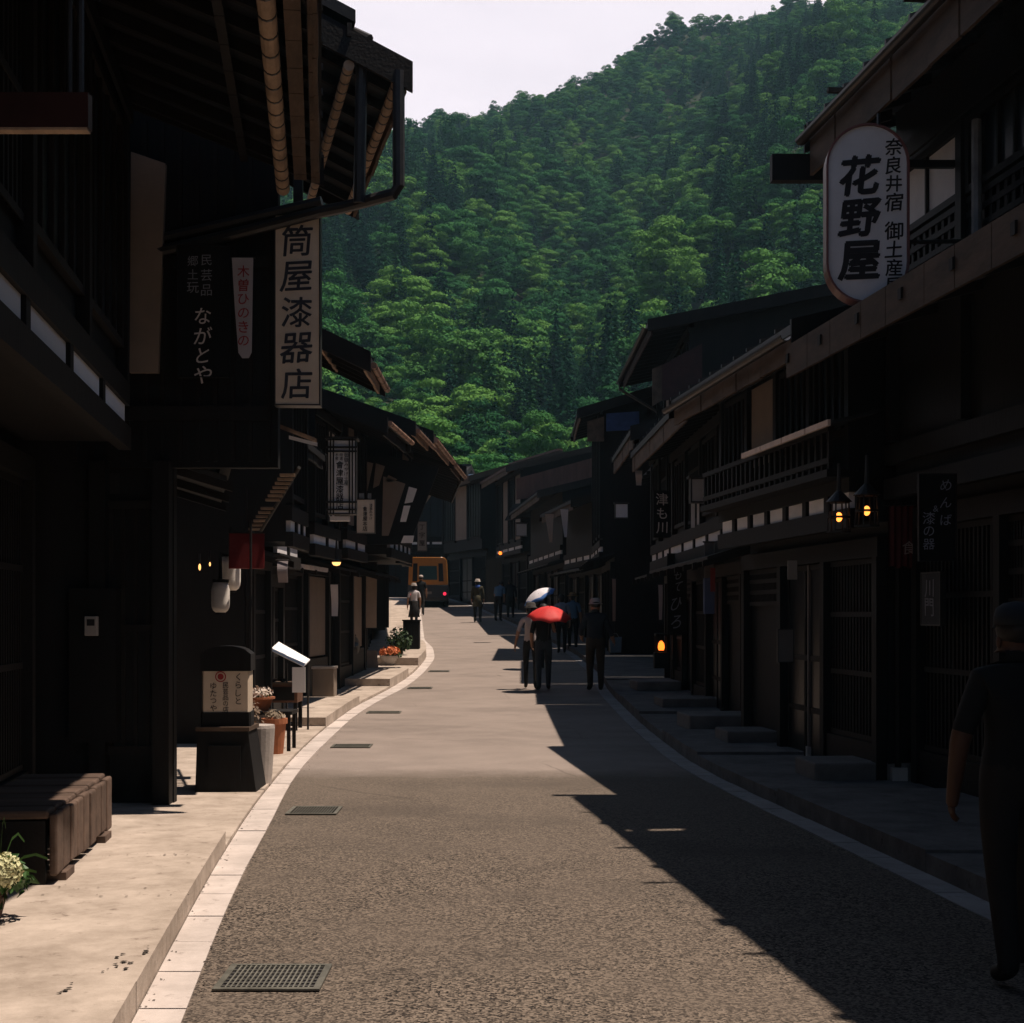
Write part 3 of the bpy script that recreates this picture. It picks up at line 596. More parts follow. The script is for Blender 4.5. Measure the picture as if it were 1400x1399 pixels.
quad_panel(K, [(905, 500), (960, 470), (960, 545), (905, 548)], 29.95, .05, 'gable_plaster', REDW)
Lh = House('timber_house', 'gabled house with small blue window above the shops on the right', (1.68, 37.6), (1.72, 42.0), 1, zg(39), 6.85, o=.6, j=.3, pitch=.3, depth=6, hj=2.6, v=.3, wall=M('brown_wall', (.016, .011, .009), .8, .3, 5, (1, 1, .2)))
Lh.body(); Lh.roof(); Lh.fascia(WOODR, .16, .05, .6); Lh.front('ld'); Lh.jetty(3); Lh.upper('ww', 1.6); Lh.hood(2.5, .7); Lh.rafters(.6)
quad_panel(Lh, [(829, 566), (874, 563), (874, 588), (829, 590)], 37.4, .04, 'gable_window', M('blue_curtain', (.035, .06, .16), .6, .3, 4))
quad_panel(Lh, [(803, 577), (826, 570), (826, 604), (803, 604)], 37.43, .04, 'gable_plaster', WOODR)
Nh = House('timber_house', 'low dark shop between taller houses, white tapering banner in front', (1.7, 42.4), (.95, 48.7), 1, zg(45), 4.95, o=.8, j=.2, pitch=.25, depth=5.5, hj=2.4, v=.1)
Nh.body(); Nh.roof(); Nh.fascia(WOODR, .2, .05, .5); Nh.front('dld'); Nh.jetty(5); Nh.hood(2.2, .7)
Rh = House('timber_house', 'low dark shop farther along, before the brown boarded gable', (.85, 49.1), (-.1, 59.6), 1, zg(53), 5.75, o=.8, j=.2, pitch=.25, depth=5.5, hj=2.4, v=.1)
Rh.body(); Rh.roof(); Rh.fascia(WOODR, .2, .05, .5); Rh.front('dld', 2.2); Rh.jetty(6); Rh.hood(2.2, .7)
Oh = House('timber_house', 'broad house with reddish verge and brown boarded gable facing down the street', (-.3, 60.6), (-1.4, 67), 1, zg(62), 7.7, o=.7, j=.3, pitch=.25, depth=10, hj=2.6, v=.4, roof=ROOFR)
Oh.body(); Oh.roof(); Oh.fascia(WOODR, .2, .05, .6); Oh.front('ldl', 2.2); Oh.jetty(4); Oh.upper('wp', 1.8)
quad_panel(Oh, [(706, 655), (828, 622), (828, 664), (706, 684)], 60.3, .06, 'gable_boards', M('brown_boards', (.12, .058, .042), .8, .25, 5, (1, 1, .2)))
quad_panel(Oh, [(702, 690), (835, 672), (850, 690), (690, 712)], 59.9, .4, 'lower_roof', ROOF)
Ph = House('timber_house', 'far dark house with a rust coloured roof near the end of the street', (-2.1, 67.9), (-4.2, 74), 1, zg(69), 8.0, o=.7, j=.3, pitch=.3, depth=7, hj=2.6, v=.3, roof=ROOFR)
Ph.body(); Ph.roof(); Ph.fascia(WOODR, .2, .05, .6); Ph.front('ld', 2.4); Ph.upper('wp', 2.4)
Qh = House('timber_house', 'house closing the street end, its pale blue tiles in the sun', (3.5, 78.4), (-2.95, 79), 1, zg(78), 7.5, o=.8, j=.4, pitch=.4, depth=8, hj=2.8, v=.1, roof=ROOFB)
Qh.body(); Qh.roof(); Qh.front('ldl', 2.6); Qh.jetty(6); Qh.upper('wp', 2.6); Qh.hood(2.6, 1.0)
Sh = House('timber_house', 'dark house behind the minibus at the far bend', (-3.2, 79), (-10, 80), 1, zg(78), 8.6, o=.8, j=.4, pitch=.3, depth=8, hj=2.8, v=.1)
Sh.body(); Sh.roof(); Sh.front('ldl', 2.4); Sh.jetty(5); Sh.upper('wp', 2.2)

# ------------------------------------------------------------------ signs and writing
def framed(name, label, cat, px, Y, th=.05, mat=SIGNW, rz=0, frame=METD, fw=.02, group=None, bname='board'):
    """board facing down the street; px = (x0, x1, y0, y1) in the photo at distance Y. local origin: bottom centre"""
    a = at(px[0], px[3], Y); b = at(px[1], px[2], Y); wd = b.x - a.x; ht = b.z - a.z
    e = thing(name, label, cat, ((a.x + b.x) / 2, Y, a.z), rz, group)
    MB().box(-wd / 2, wd / 2, 0, th, 0, ht).build(bname, mat, e)
    if frame:
        f = MB().box(-wd / 2 - fw, -wd / 2 - .001, -.008, th + .006, -fw, ht + fw).box(wd / 2 + .001, wd / 2 + fw, -.008, th + .006, -fw, ht + fw)
        f.box(-wd / 2, wd / 2, -.008, th + .006, -fw, -.001).box(-wd / 2, wd / 2, -.008, th + .006, ht + .001, ht + fw); f.build('frame', frame, e)
    return e, wd, ht
# rounded white sign of the house on the right
a = at(1130, 415, 11.6); b = at(1242, 170, 11.6); wd, ht = b.x - a.x, b.z - a.z; r_ = wd / 2
e = thing('shop_sign', 'white pill shaped sign with bold black characters and reddish rim, high on the right', 'sign', ((a.x + b.x) / 2, 11.6, a.z), R(-5), None)
def pill(r, h, n=18): 
    return [(r * math.cos(t), r + r * math.sin(t)) for t in [math.pi + math.pi * k / n for k in range(n + 1)]] + [(r * math.cos(t), h - r + r * math.sin(t)) for t in [math.pi * k / n for k in range(n + 1)]]
MB().prism(pill(r_ - .02, ht - .03), 'y', .0, .15).build('sign_face', SIGNW, e).location.z = .015
out, inn = pill(r_, ht), [(x, z + .015) for x, z in pill(r_ - .018, ht - .03)]
n = len(out); vs = [(x, -.025, z) for x, z in out] + [(x, -.025, z) for x, z in inn] + [(x, .18, z) for x, z in out] + [(x, .18, z) for x, z in inn]
fs = []
for i in range(n):
    k = (i + 1) % n; fs += [(i, k, n + k, n + i), (2 * n + k, 2 * n + i, 3 * n + i, 3 * n + k), (k, i, 2 * n + i, 2 * n + k), (n + i, n + k, 3 * n + k, 3 * n + i)]
MB().add(vs, fs).build('rim', M('sign_rim', (.16, .045, .035), .45, .25, 5, spec=.5), e)
t = MB(); column(t, '花野屋', -.06, ht - .245, .325, 1.04, -.004, .034, 1, .10); column(t, '奈良井宿 御土産屋', .205, ht - .115, .146, 1.0, -.004, .016, 1, .05); t.build('lettering', INK, e)
MB().tube([(.1, .08, ht - .02), (.1, .08, ht + .12)], .015).tube([(.2, .1, .5), (.95, .1, .5)], .018).build('bracket', METD, e)

# long cream vertical sign on the left
e, wd, ht = framed('shop_sign', 'long cream vertical sign with five dark characters hanging under the left eaves', 'sign', (377, 436, 292, 553), 12.35, .16, SIGNC, R(3), METD, .012)
t = MB(); z = column(t, '筒屋漆器店', -.005, ht - .09, .285, 1.06, -.004, .012, 1.0, .06); t.build('lettering', M('sign_ink', (.035, .035, .045), .7, .2, 10, bump=0), e)
MB().box(-.04, .04, .05, .11, ht + .013, ht + .7).build('bracket', METD, e)
# dark board with light writing
e, wd, ht = framed('name_board', 'black hanging board with pale brushed kana beside the white pennant', 'sign', (243, 312, 338, 515), 12.3, .04, BLACK, 0, BLACK, .01)
t = MB(); column(t, '民芸品', .03, ht - .06, .105, 1.2, -.003, .002); column(t, '郷土玩', -.085, ht - .07, .10, 1.12, -.003, .002); t.build('small_lettering', INKG, e)
t = MB(); column(t, 'ながとや', .0, ht - .50, .165, 1.0, -.003, .004, 1.0, .12); t.build('lettering', INKW, e)
# tapering white pennant with red writing
e = thing('pennant', 'tapering white cloth pennant with red writing next to the black hanging board', 'banner', tuple(at(331, 490, 12.28)))
k = 12.28 / 2000; top = 137 * k
def cloth(pts, y0=0, th=.012): 
    m = MB(); m.prism(pts, 'y', y0, y0 + th); return m
cloth([(-14 * k, top), (-10 * k, .5 * top), (-5 * k, .05 * top), (0, 0), (9 * k, 0), (13 * k, .06 * top), (15 * k, top)][::-1]).build('cloth', M('pennant_cloth', (.40, .36, .37), .9, .1, 4), e)
t = MB(); column(t, '木曽ひのきの', .012, top - .06, .11, 1.06, -.004, .006); t.build('lettering', INKR, e)
MB().tube([(-.1, .01, top), (.11, .01, top)], .008).build('rod', METD, e)
# lattice framed lantern sign
e, wd, ht = framed('lantern_sign', 'white lantern sign in a dark double lattice frame with columns of black writing', 'sign', (449, 485, 603, 702), 19.5, .30, SIGNW, R(2), METD, .012)
fr = MB()
for x in (-wd / 2 + .03, -wd / 2 + .07, wd / 2 - .07, wd / 2 - .03): fr.box(x - .009, x + .009, -.03, -.009, -.02, ht + .02)
for z in (.045, .145, ht - .145, ht - .09): fr.box(-wd / 2 - .03, wd / 2 + .03, -.03, -.0095, z - .012, z + .012)
fr.build('lattice_frame', METD, e)
MB().box(-wd / 2 - .04, wd / 2 + .04, -.05, .34, ht + .022, ht + .05).build('cap', METD, e)
t = MB(); column(t, '會津屋漆器店', -.025, ht - .27, .108, 1.0, -.003, .012); column(t, '特選', -.005, ht - .165, .05, 1, -.003, .004); column(t, '木櫛', -.062, ht - .165, .05, 1, -.003, .004); column(t, '御嶽みやげ土産', .062, ht - .165, .062, 1.0, -.003, .004); t.build('lettering', INK, e)
MB().box(-.16, .1, .05, .2, -.10, -.04).build('lower_lamp', PAPER, e)
e, wd, ht = framed('shop_sign', 'small pale square sign with dark writing just right of the lattice framed sign', 'sign', (488, 512, 684, 729), 22.2, .06, SIGNC, 0, METD, .012)
t = MB(); column(t, '會津屋本店', -.01, ht - .10, .075, 1.0, -.003, .01); column(t, '漆器みやげ', .08, ht - .06, .05, 1.0, -.003, .004); t.build('lettering', INK, e)
MB().box(-.1, -.03, .01, .05, ht + .02, ht + .1).box(.03, .08, .01, .05, ht + .02, ht + .1).build('hanger', METG, e)
e, wd, ht = framed('shop_sign', 'narrow dim vertical sign beyond the white gable panels on the left', 'sign', (571, 583, 714, 753), 31, .06, M('sign_dim', (.26, .24, .22), .8, .1, 4), 0, METD, .01)
t = MB(); column(t, '丁字屋', 0, ht - .05, .13, 1.3, -.003, .004); t.build('lettering', INK, e)
# right row signs
e, wd, ht = framed('name_board', 'dark board with thin grey kana and kanji beside the red shop curtain', 'sign', (1258, 1306, 650, 766), 11.5, .04, BLACK, 0, BLACK, .01)
t = MB(); column(t, 'めんば', .065, ht - .03, .10, 1.36, -.003, .0, 1, .08); column(t, '&', -.015, ht - .23, .07, 1, -.003, 0); column(t, '漆の器', -.07, ht - .29, .10, 1.02, -.003, .002); t.build('lettering', M('dim_paint', (.22, .22, .26), .7, .1, 10, bump=0), e)
e = thing('shop_curtain', 'dark red pleated shop curtain with one white character by the wooden post', 'curtain', tuple(at(1232, 776, 13.3)))
k = 13.3 / 2000; h_ = 84 * k; m = MB(); n = 22; vs = []; fs = []
for i in range(n + 1):
    x = (-17 + 35 * i / n) * k; y = .018 * math.sin(i * 1.15)
    for z in (0 + .01 * math.sin(i * .6), h_): vs += [(x, y, z), (x, y + .008, z)]
for i in range(n):
    q = 4 * i; fs += [(q, q + 4, q + 6, q + 2), (q + 1, q + 3, q + 7, q + 5), (q, q + 1, q + 5, q + 4), (q + 2, q + 6, q + 7, q + 3)]
m.add(vs, fs).build('cloth', M('curtain_cloth', (.075, .014, .014), .9, .2, 4), e)
t = MB(); column(t, '食', .065, .24, .13, 1, -.024, .004); t.build('lettering', M('curtain_paint', (.34, .24, .22), .8, .1, 5, bump=0), e)
MB().tube([(-.16, .0, h_ + .005), (.16, .0, h_ + .005)], .012).build('rod', WOOD, e)
e, wd, ht = framed('name_board', 'tall black board with grey brush writing above the orange floor lantern', 'sign', (913, 938, 758, 868), 24.0, .04, BLACK, 0, BLACK, .01)
t = MB(); column(t, 'おもて', .02, ht - .02, .21, .98, -.003, -.004, .7, .3); column(t, 'ひろ', -.01, ht - .68, .28, 1.05, -.003, -.002, .8, .2); t.build('lettering', M('dim_paint2', (.26, .26, .30), .7, .1, 10, bump=0), e)
e, wd, ht = framed('name_board', 'black hanging board with three pale characters beside the brown shop pole', 'sign', (894, 916, 672, 735), 26.0, .04, BLACK, 0, BLACK, .01)
t = MB(); column(t, '津も川', 0, ht - .03, .23, 1.1, -.003, .004); t.build('lettering', INKW, e)
# poster on the right wall
Yp = 12.6; xw = 2.75 + .115 * (12.9 - Yp) + .98 - .13
e = thing('poster', 'dim framed poster with grey brush strokes on the wall behind the man in a cap', 'poster', (xw, Yp, 1.56), R(-90 + 6.6))
MB().box(-.2, .2, -.03, .02, 0, .44).build('board', M('poster_board', (.035, .035, .037), .8, .2, 4), e)
t = MB(); column(t, '川門', -.02, .40, .18, .9, -.034, .004, 1.3); t.build('lettering', INKG, e)
t = MB().box(-.213, -.201, -.035, .02, -.012, .452).box(.201, .213, -.035, .02, -.012, .452).box(-.201, .201, -.034, .019, -.012, -.001).box(-.201, .201, -.034, .019, .441, .452); t.build('frame', METD, e)

# ------------------------------------------------------------------ lamps, lanterns, banners
FL = M('lantern_flame', (.9, .5, .2), .5, .1, 3, bump=0, emit=(1, .30, .05), estr=2.4)
FL2 = M('bulb_glow', (.9, .6, .3), .5, .1, 3, bump=0, emit=(1, .50, .16), estr=1.7)
FLO = M('floor_lantern_glow', (.8, .3, .1), .5, .1, 3, bump=0, emit=(1, .20, .02), estr=2.2)
def cage_lantern(label, p, s=.10):
    e = thing('hanging_lantern', label, 'lantern', p)
    c = MB()
    for k in range(6):
        a = math.pi * k / 3; c.tube([(s * math.cos(a), s * math.sin(a), -.0), (s * .85 * math.cos(a), s * .85 * math.sin(a), .26)], .007, 6)
    for z in (0, .13, .26): c.lathe([(s * (1 - .15 * z / .26) - .006, z - .008), (s * (1 - .15 * z / .26) + .008, z - .008), (s * (1 - .15 * z / .26) + .008, z + .008), (s * (1 - .15 * z / .26) - .006, z + .008)], n=12)
    c.build('cage', METD, e); MB().lathe([(s * 1.15, .262), (s * .5, .33), (.02, .36), (.012, .6)], n=14).build('cap', METD, e)
    MB().ball((0, 0, .13), .03, .03, .042).build('bulb', FL, e)
cage_lantern('glowing iron cage lantern hanging under the pale transom panels, the lower of two', tuple(at(1147, 728, 12.75)))
cage_lantern('glowing iron cage lantern hanging nearest the red shop curtain', tuple(at(1185, 720, 12.35)))
e = thing('floor_lantern', 'low floor lantern glowing orange on the right pavement', 'lantern', tuple(at(904, 914, 28)))
MB().box(-.14, .14, -.14, .14, 0, .3).build('stand', WOOD, e); MB().box(-.12, .12, -.12, .12, .621, .66).build('lid', WOOD, e); MB().lathe([(.05, .34), (.065, .40), (.055, .47), (.02, .52)], n=12).build('glow', FLO, e)
m = MB(); [m.box(x - .01, x + .01, y - .01, y + .01, .3, .62) for x in (-.1, .1) for y in (-.1, .1)]; m.build('posts', WOOD, e)
def paper_lantern(label, px, Y, r_top, cut=False):
    a = at(px[0], px[3], Y); b = at(px[1], px[2], Y); h_ = b.z - a.z; r = (b.x - a.x) / 2
    e = thing('paper_lantern', label, 'lantern', ((a.x + b.x) / 2, Y, a.z), 0, 'white paper lanterns under the left eaves')
    MB().lathe([(r * .55, 0), (r * .8, .02 * 1), (r * .96, .10 * h_ + .02), (r, .3 * h_), (r, .75 * h_), (r * r_top, h_)], n=20).build('paper', M('lantern_paper', (.85, .78, .70), .9, .08, 6, (1, 1, 4)), e, smooth=True)
    MB().lathe([(r * .5, -.02), (r * .56, -.02), (r * .56, .0), (r * .5, .0)], n=16).build('base_ring', BLACK, e); MB().lathe([(r * r_top + .01, h_), (r * r_top + .01, h_ + .03), (.02, h_ + .035), (.012, h_ + .3)], n=16).build('cap', BLACK, e)
    return e
paper_lantern('long white paper lantern, the lower one with black strokes near its top', (289, 314, 797, 838), 14.6, .8)
paper_lantern('white paper lantern partly behind the red box sign', (302, 329, 762, 808), 15.0, .95)
e = thing('box_sign', 'plain dark red box sign hanging above the white paper lanterns', 'sign', tuple(at(337, 778, 14.4)), R(12))
MB().box(-.17, .17, -.12, .12, 0, .34).build('box', RED, e, bevel=.006); MB().box(-.175, .175, -.125, .125, .341, .36).build('cap', WOOD, e); MB().tube([(0, 0, .36), (0, 0, .8)], .01).build('hanger', METD, e)
for i, (px, lab) in enumerate((((273, 776), 'small warm bulb glowing left of the white paper lanterns'), ((287, 772), 'smaller warm bulb glowing just beside the white paper lanterns'))):
    e = thing('wall_bulb', lab, 'lamp', tuple(at(*px, 15.0)))
    MB().ball((0, 0, 0), .013 - .004 * i, .013 - .004 * i, .034 - .012 * i, 10, 8).build('bulb', FL2, e); MB().tube([(0, 0, .035), (0, 0, .14)], .012).build('socket', METD, e)
e = thing('pendant_lamp', 'round pendant lamp shade glowing warm below the three small transom panels', 'lamp', tuple(at(460, 772, 22.5)))
MB().lathe([(.005, -.025), (.05, -.015), (.068, .02), (.068, .03)], n=16).build('shade', FL2, e); MB().lathe([(.075, .031), (.03, .07), (.01, .4)], n=16).build('cap', METD, e)
e = thing('wall_bulb', 'tiny orange bulb glowing far down the right row of houses', 'lamp', tuple(at(684, 757, 57.5)))
MB().ball((0, 0, 0), .07).build('bulb', FLO, e); MB().tube([(0, 0, .07), (0, 0, .3)], .02).build('socket', METD, e)

def hang(name, label, cat, px, Y, mat, taper=0, th=.015, rod=True, group=None, lower=None):
    """hanging cloth: px=(x0,x1,ytop,ybottom); taper narrows the foot"""
    a = at(px[0], px[3], Y); b = at(px[1], px[2], Y); wd = b.x - a.x; ht = b.z - a.z
    e = thing(name, label, cat, ((a.x + b.x) / 2, Y, a.z), 0, group); m = MB(); n = 10; vs = []; fs = []
    for i in range(n + 1):
        t = i / n; hw = wd / 2 * (1 - taper * (1 - t)); y = .03 * math.sin(t * 5 + px[0])
        sh = taper * wd * .25 * (1 - t)
        vs += [(-hw + sh, y, ht * t), (hw + sh, y + .02, ht * t), (hw + sh, y + th + .02, ht * t), (-hw + sh, y + th, ht * t)]
    for i in range(n):
        q = 4 * i
        for k in range(4): fs.append((q + k, q + (k + 1) % 4, q + 4 + (k + 1) % 4, q + 4 + k))
    fs += [(3, 2, 1, 0), (4 * n, 4 * n + 1, 4 * n + 2, 4 * n + 3)]
    m.add(vs, fs).build('cloth', mat, e)
    if lower: 
        MB().box(-wd / 2 - .004, wd / 2 + .004, -.04, .07, 0, ht * lower[0]).build('lower_cloth', lower[1], e)
    if rod: MB().tube([(-wd / 2 - .02, .01, ht + .005), (wd / 2 + .02, .01, ht + .005)], .01, 6).build('rod', METD, e)
    return e
CLW = M('white_cloth', (.55, .50, .49), .9, .1, 5); CLT = M('tan_cloth', (.42, .32, .25), .9, .12, 5)
hang('cloth_banner', 'long tan cloth hanging beside the doorway left of the orange flowers', 'banner', (494, 515, 770, 859), 31, CLT, .04)
hang('cloth_banner', 'thin pale cloth strip hanging between the drinks box and the tan cloth', 'banner', (452, 462, 800, 843), 26, CLW, .2)
hang('cloth_banner', 'short greyish cloth hanging right of the red box sign', 'banner', (379, 393, 767, 797), 17, M('grey_cloth', (.26, .22, .22), .9, .1, 5), .1)
hang('cloth_banner', 'white tapering banner in the shade at the middle of the right row', 'banner', (766, 777, 697, 735), 39, CLW, .7, group='tapering banners on the right row')
hang('cloth_banner', 'brown tapering banner left of the white tapering banner', 'banner', (745, 757, 703, 742), 39.5, CLT, .7, group='tapering banners on the right row')
hang('cloth_banner', 'pale slanting cloth under the eaves left of the black board with three characters', 'banner', (868, 878, 644, 664), 27.5, CLW, .3)
hang('cloth_banner', 'long brown shop banner on a pole between two black boards', 'banner', (921, 929, 666, 742), 24.5, M('brown_cloth', (.12, .09, .075), .9, .1, 5), .2)
e = hang('shop_flag', 'blue and red pennant with pale top beside the pale transom panels on the right', 'flag', (963, 976, 742, 840), 19.8, M('flag_top', (.17, .15, .14), .9, .1, 5), .0, lower=(.5, M('blue_cloth', (.08, .10, .17), .9, .1, 5)))
MB().box(.01, .075, -.06, -.045, .30, .62).build('red_stripe', M('flag_red', (.28, .06, .06), .9, .1, 5), e)
hang('shop_flag', 'narrow white and pink flag above the orange floor lantern', 'flag', (900, 906, 800, 848), 25.5, M('pinkish_cloth', (.5, .42, .42), .9, .15, 8), .3)
hang('lit_strip', 'slender cloth strip lit in patches beside the man with a pale hat', 'banner', (837, 842, 792, 850), 29, CLT, .2)
for px, lab, Y in (((842, 858, 690, 708), 'small white box lantern above the couple with umbrellas', 33), ((946, 971, 656, 686), 'grey box lantern under the boarded eave on the right', 18.6), ((706, 720, 717, 733), 'dim square lantern left of the tapering banners', 45)):
    e, wd, ht = framed('box_lantern', lab, 'lantern', px, Y, .2, M('lantern_grey', (.34, .31, .29), .8, .1, 5) if Y != 33 else PAPER, 0, METD, .015)
    MB().box(-wd / 2 - .04, wd / 2 + .04, -.04, .24, ht + .02, ht + .05).build('cap', METD, e)
for px, lab, Y in (((944, 953, 683, 720), 'pair of narrow white paper strips beneath the grey box lantern', 18.9), ):
    e = thing('paper_strips', lab, 'banner', tuple(at(950, 722, Y)))
    k = Y / 2000
    for x0, x1, z1 in ((-5, 0, 36), (3, 6, 38)): MB().box(x0 * k, x1 * k, 0, .01, 0 + (4 * k if x0 > 0 else 0), z1 * k).build('paper', PAPER, e)
    MB().box(-8 * k, 8 * k, -.01, .02, 38 * k, 41 * k).build('rod', WOOD, e)
e, wd, ht = framed('notice', 'small pale notice pinned by the doorway below the pale transom panels', 'notice', (1077, 1090, 767, 793), 15.2, .02, M('notice_paper', (.34, .29, .24), .9, .1, 5), 0, None)
e, wd, ht = framed('notice', 'larger pale folded notice hanging at door handle height on the right', 'notice', (1064, 1084, 862, 905), 15.3, .02, M('notice_paper2', (.16, .145, .13), .9, .1, 5), 0, METD, .01)
e = thing('door_post', 'slender pale door post beside the wide dark opening on the right', 'post', (3.18, 15.55, .12))
MB().box(-.035, .035, -.03, .03, 0, 2.05).build('post', M('pale_post', (.13, .108, .092), .8, .15, 5, (1, 1, .2)), e); MB().box(-.05, .05, -.045, .045, 0, .12).build('foot', CONC, e)
e = thing('shop_post', 'tall thin post on a stone foot in front of the right hand shop', 'post', (3.55, 13.45, .12))
MB().tube([(0, 0, .1), (0, 0, 2.75)], .03, 8).build('pole', WOODH, e); MB().box(-.07, .07, -.07, .07, 0, .12).build('stone_foot', CONC, e)
e = thing('intercom', 'small pale intercom box on the dark post above the bench', 'intercom', tuple(at(124, 870, 12.3)))
MB().box(-.055, .055, 0, .05, 0, .165).build('case', M('pale_plastic', (.36, .33, .31), .5, .08, 5), e, bevel=.008); MB().box(-.032, .032, -.004, .001, .085, .14).build('screen', INK, e); MB().box(-.2, .2, .05, .2, -.9, .4).build('back_board', BLACK, e)
e = thing('meter_box', 'grey rounded electricity meter on the dark wall left of the bulbs', 'meter', tuple(at(215, 838, 13.6)))
MB().box(-.10, .10, 0, .12, 0, .39).build('case', M('meter_grey', (.07, .065, .06), .5, .1, 5), e, bevel=.03); MB().box(-.04, .04, -.01, .001, .24, .32).build('dial', METG, e); MB().tube([(0, .06, .38), (0, .06, 1.1)], .018).build('conduit', METD, e)

# ------------------------------------------------------------------ things on the left pavement
BW = M('bench_wood', (.115, .075, .055), .75, .4, 7, (1, .25, 1), .35)
p0, p1 = Vector((-2.60, 8.2, 0)), Vector((-2.82, 10.15, 0)); L_ = (p1 - p0).length
e = thing('bench', 'long low wooden bench of thick worn boards before the nearest left house', 'bench', (p0.x, p0.y, .128), math.atan2(p1.y - p0.y, p1.x - p0.x))
n = 9
for i in range(n):        # boards run across the seat and wrap over the front edge
    a, b = L_ * i / n + .008, L_ * (i + 1) / n - .008; dz = rnd.uniform(-.006, .006)
    MB().box(a, b, .0, .56, .365 + dz, .415 + dz).build('seat_board', BW, e, bevel=.016)
    MB().box(a + .002, b - .002, -.045 + rnd.uniform(-.006, .004), -.002, .05 + rnd.uniform(-.02, .01), .395 + dz).build('front_board', BW, e, bevel=.014)
for x in (.02, L_ - .08): MB().box(x, x + .06, .02, .54, .0, .358).build('end_board', WOODH, e)
for x in (.15, L_ - .45): MB().box(x, x + .26, -.07, .10, -.01, .045).build('foot_block', BW, e)
# shop lantern on its black plinth
a = at(350, 1088, 13.3); b = at(266, 1088, 13.3); cx = (a.x + b.x) / 2; wd = a.x - b.x
e = thing('plinth', 'flared black wooden plinth carrying the cream shop lantern', 'plinth', (cx, 13.3, .03))
w2 = wd / 2
MB().hexa([(-w2 * .98, 0, 0), (w2 * 1.0, 0, 0), (w2 * 1.0, .55, 0), (-w2 * .98, .55, 0), (-w2 * .94, .03, .55), (w2 * .72, .03, .55), (w2 * .72, .5, .55), (-w2 * .94, .5, .55)]).build('box', BLACK, e)
MB().box(-w2 * .97, w2 * .78, .0, .52, .552, .59).build('top_board', WOODR, e)
MB().box(-w2 * .55, w2 * .5, -.012, -.002, .12, .42).build('door', BLACK, e)
z0 = .03 + .592
e = thing('shop_lantern', 'cream drum lantern with a red crest and black writing under a rounded black hood', 'lantern', (cx - .02, 13.52, z0), R(4))
hw = .215; 
def drum(r, d, n=7):   # rounded rectangle
    return [(x + sx_ * 0, y) for sx_, (x, y) in [(0, q) for q in [(-r, d * .8), (-r, -d * .8), (-r * .93, -d), (r * .93, -d), (r, -d * .8), (r, d * .8), (r * .93, d), (-r * .93, d)]]]
MB().prism(drum(hw, .16), 'z', .13, .505).build('paper', SIGNC, e); MB().prism(drum(hw + .012, .17), 'z', 0, .129).build('base', BLACK, e)
m = MB(); prof = [(-hw - .015, .506), (hw + .015, .506), (hw + .015, .66)] + [(hw * .98 * math.cos(t) , .66 + .075 * math.sin(t)) for t in [math.pi * k / 10 for k in range(1, 10)]] + [(-hw - .015, .66)]
m.prism(prof, 'y', -.18, .18).build('hood', BLACK, e)
t = MB(); column(t, 'くらしと', .115, .49, .075, .98, -.163, .006); column(t, '民芸品の店', .0, .405, .056, 1.0, -.163, .005); column(t, 'ゆたつや', -.11, .405, .068, 1.0, -.163, .006); t.build('lettering', M('lantern_ink', (.05, .035, .035), .7, .2, 10, bump=0), e)
m = MB(); n = 24
for r0, r1 in ((.040, .050), (0.0, .028)):
    vs = [((r0 if k % 2 == 0 else r1) * math.cos(2 * math.pi * (k // 2) / n) - .045, -.1635, .455 + (r0 if k % 2 == 0 else r1) * math.sin(2 * math.pi * (k // 2) / n)) for k in range(2 * n)]
    m.add(vs, [(2 * i, 2 * i + 1, (2 * i + 3) % (2 * n), (2 * i + 2) % (2 * n)) for i in range(n)])
m.build('crest', INKR, e)
MB().tube([(.2, .1, .7), (.2, .1, 1.9)], .012).build('cable', METD, e)
# stone trough and planters behind the plinth
e = thing('stone_bollard', 'squat tapered concrete block tucked behind the black plinth', 'block', (-2.42, 13.98, .03))
MB().lathe([(.12, 0), (.13, .1), (.155, .53), (.15, .56), (0, .57)], n=20).build('block', CONC, e)
def pot(label, loc, r, h, mat, n=18):
    e = thing('flower_pot', label, 'flower pot', loc, 0, 'pots on the left pavement')
    MB().lathe([(r * .68, 0), (r * .72, .02), (r * .95, h * .85), (r * 1.08, h * .86), (r * 1.08, h), (r * .92, h), (r * .86, h * .9), (0, h * .88)], n=n).build('pot', mat, e, smooth=False); return e
e = thing('plant_stand', 'small dark wooden stand holding terracotta pots beside the plinth', 'stand', (-2.86, 17.0, .035))
MB().box(-.32, .30, 0, .5, .44, .48).build('top', WOODH, e)
for x in (-.28, .26):
    for y in (.03, .45): MB().box(x - .02, x + .02, y - .02, y + .02, 0, .44).build('leg', WOODH, e)
pot('broad terracotta bowl of pale blossoms on the plant stand', (-3.0, 17.2, .515), .20, .16, TERRA)
pot('tall terracotta pot at the right of the plant stand', (-2.72, 16.75, .30 - .265), .14, .42, TERRA)
LEAF = M('plant_leaf', (.045, .09, .022), .6, .5, 8, bump=0); BLO = M('white_blossom', (.62, .60, .50), .7, .15, 20, bump=0); ORA = M('orange_petal', (.55, .15, .05), .6, .35, 20, bump=0)
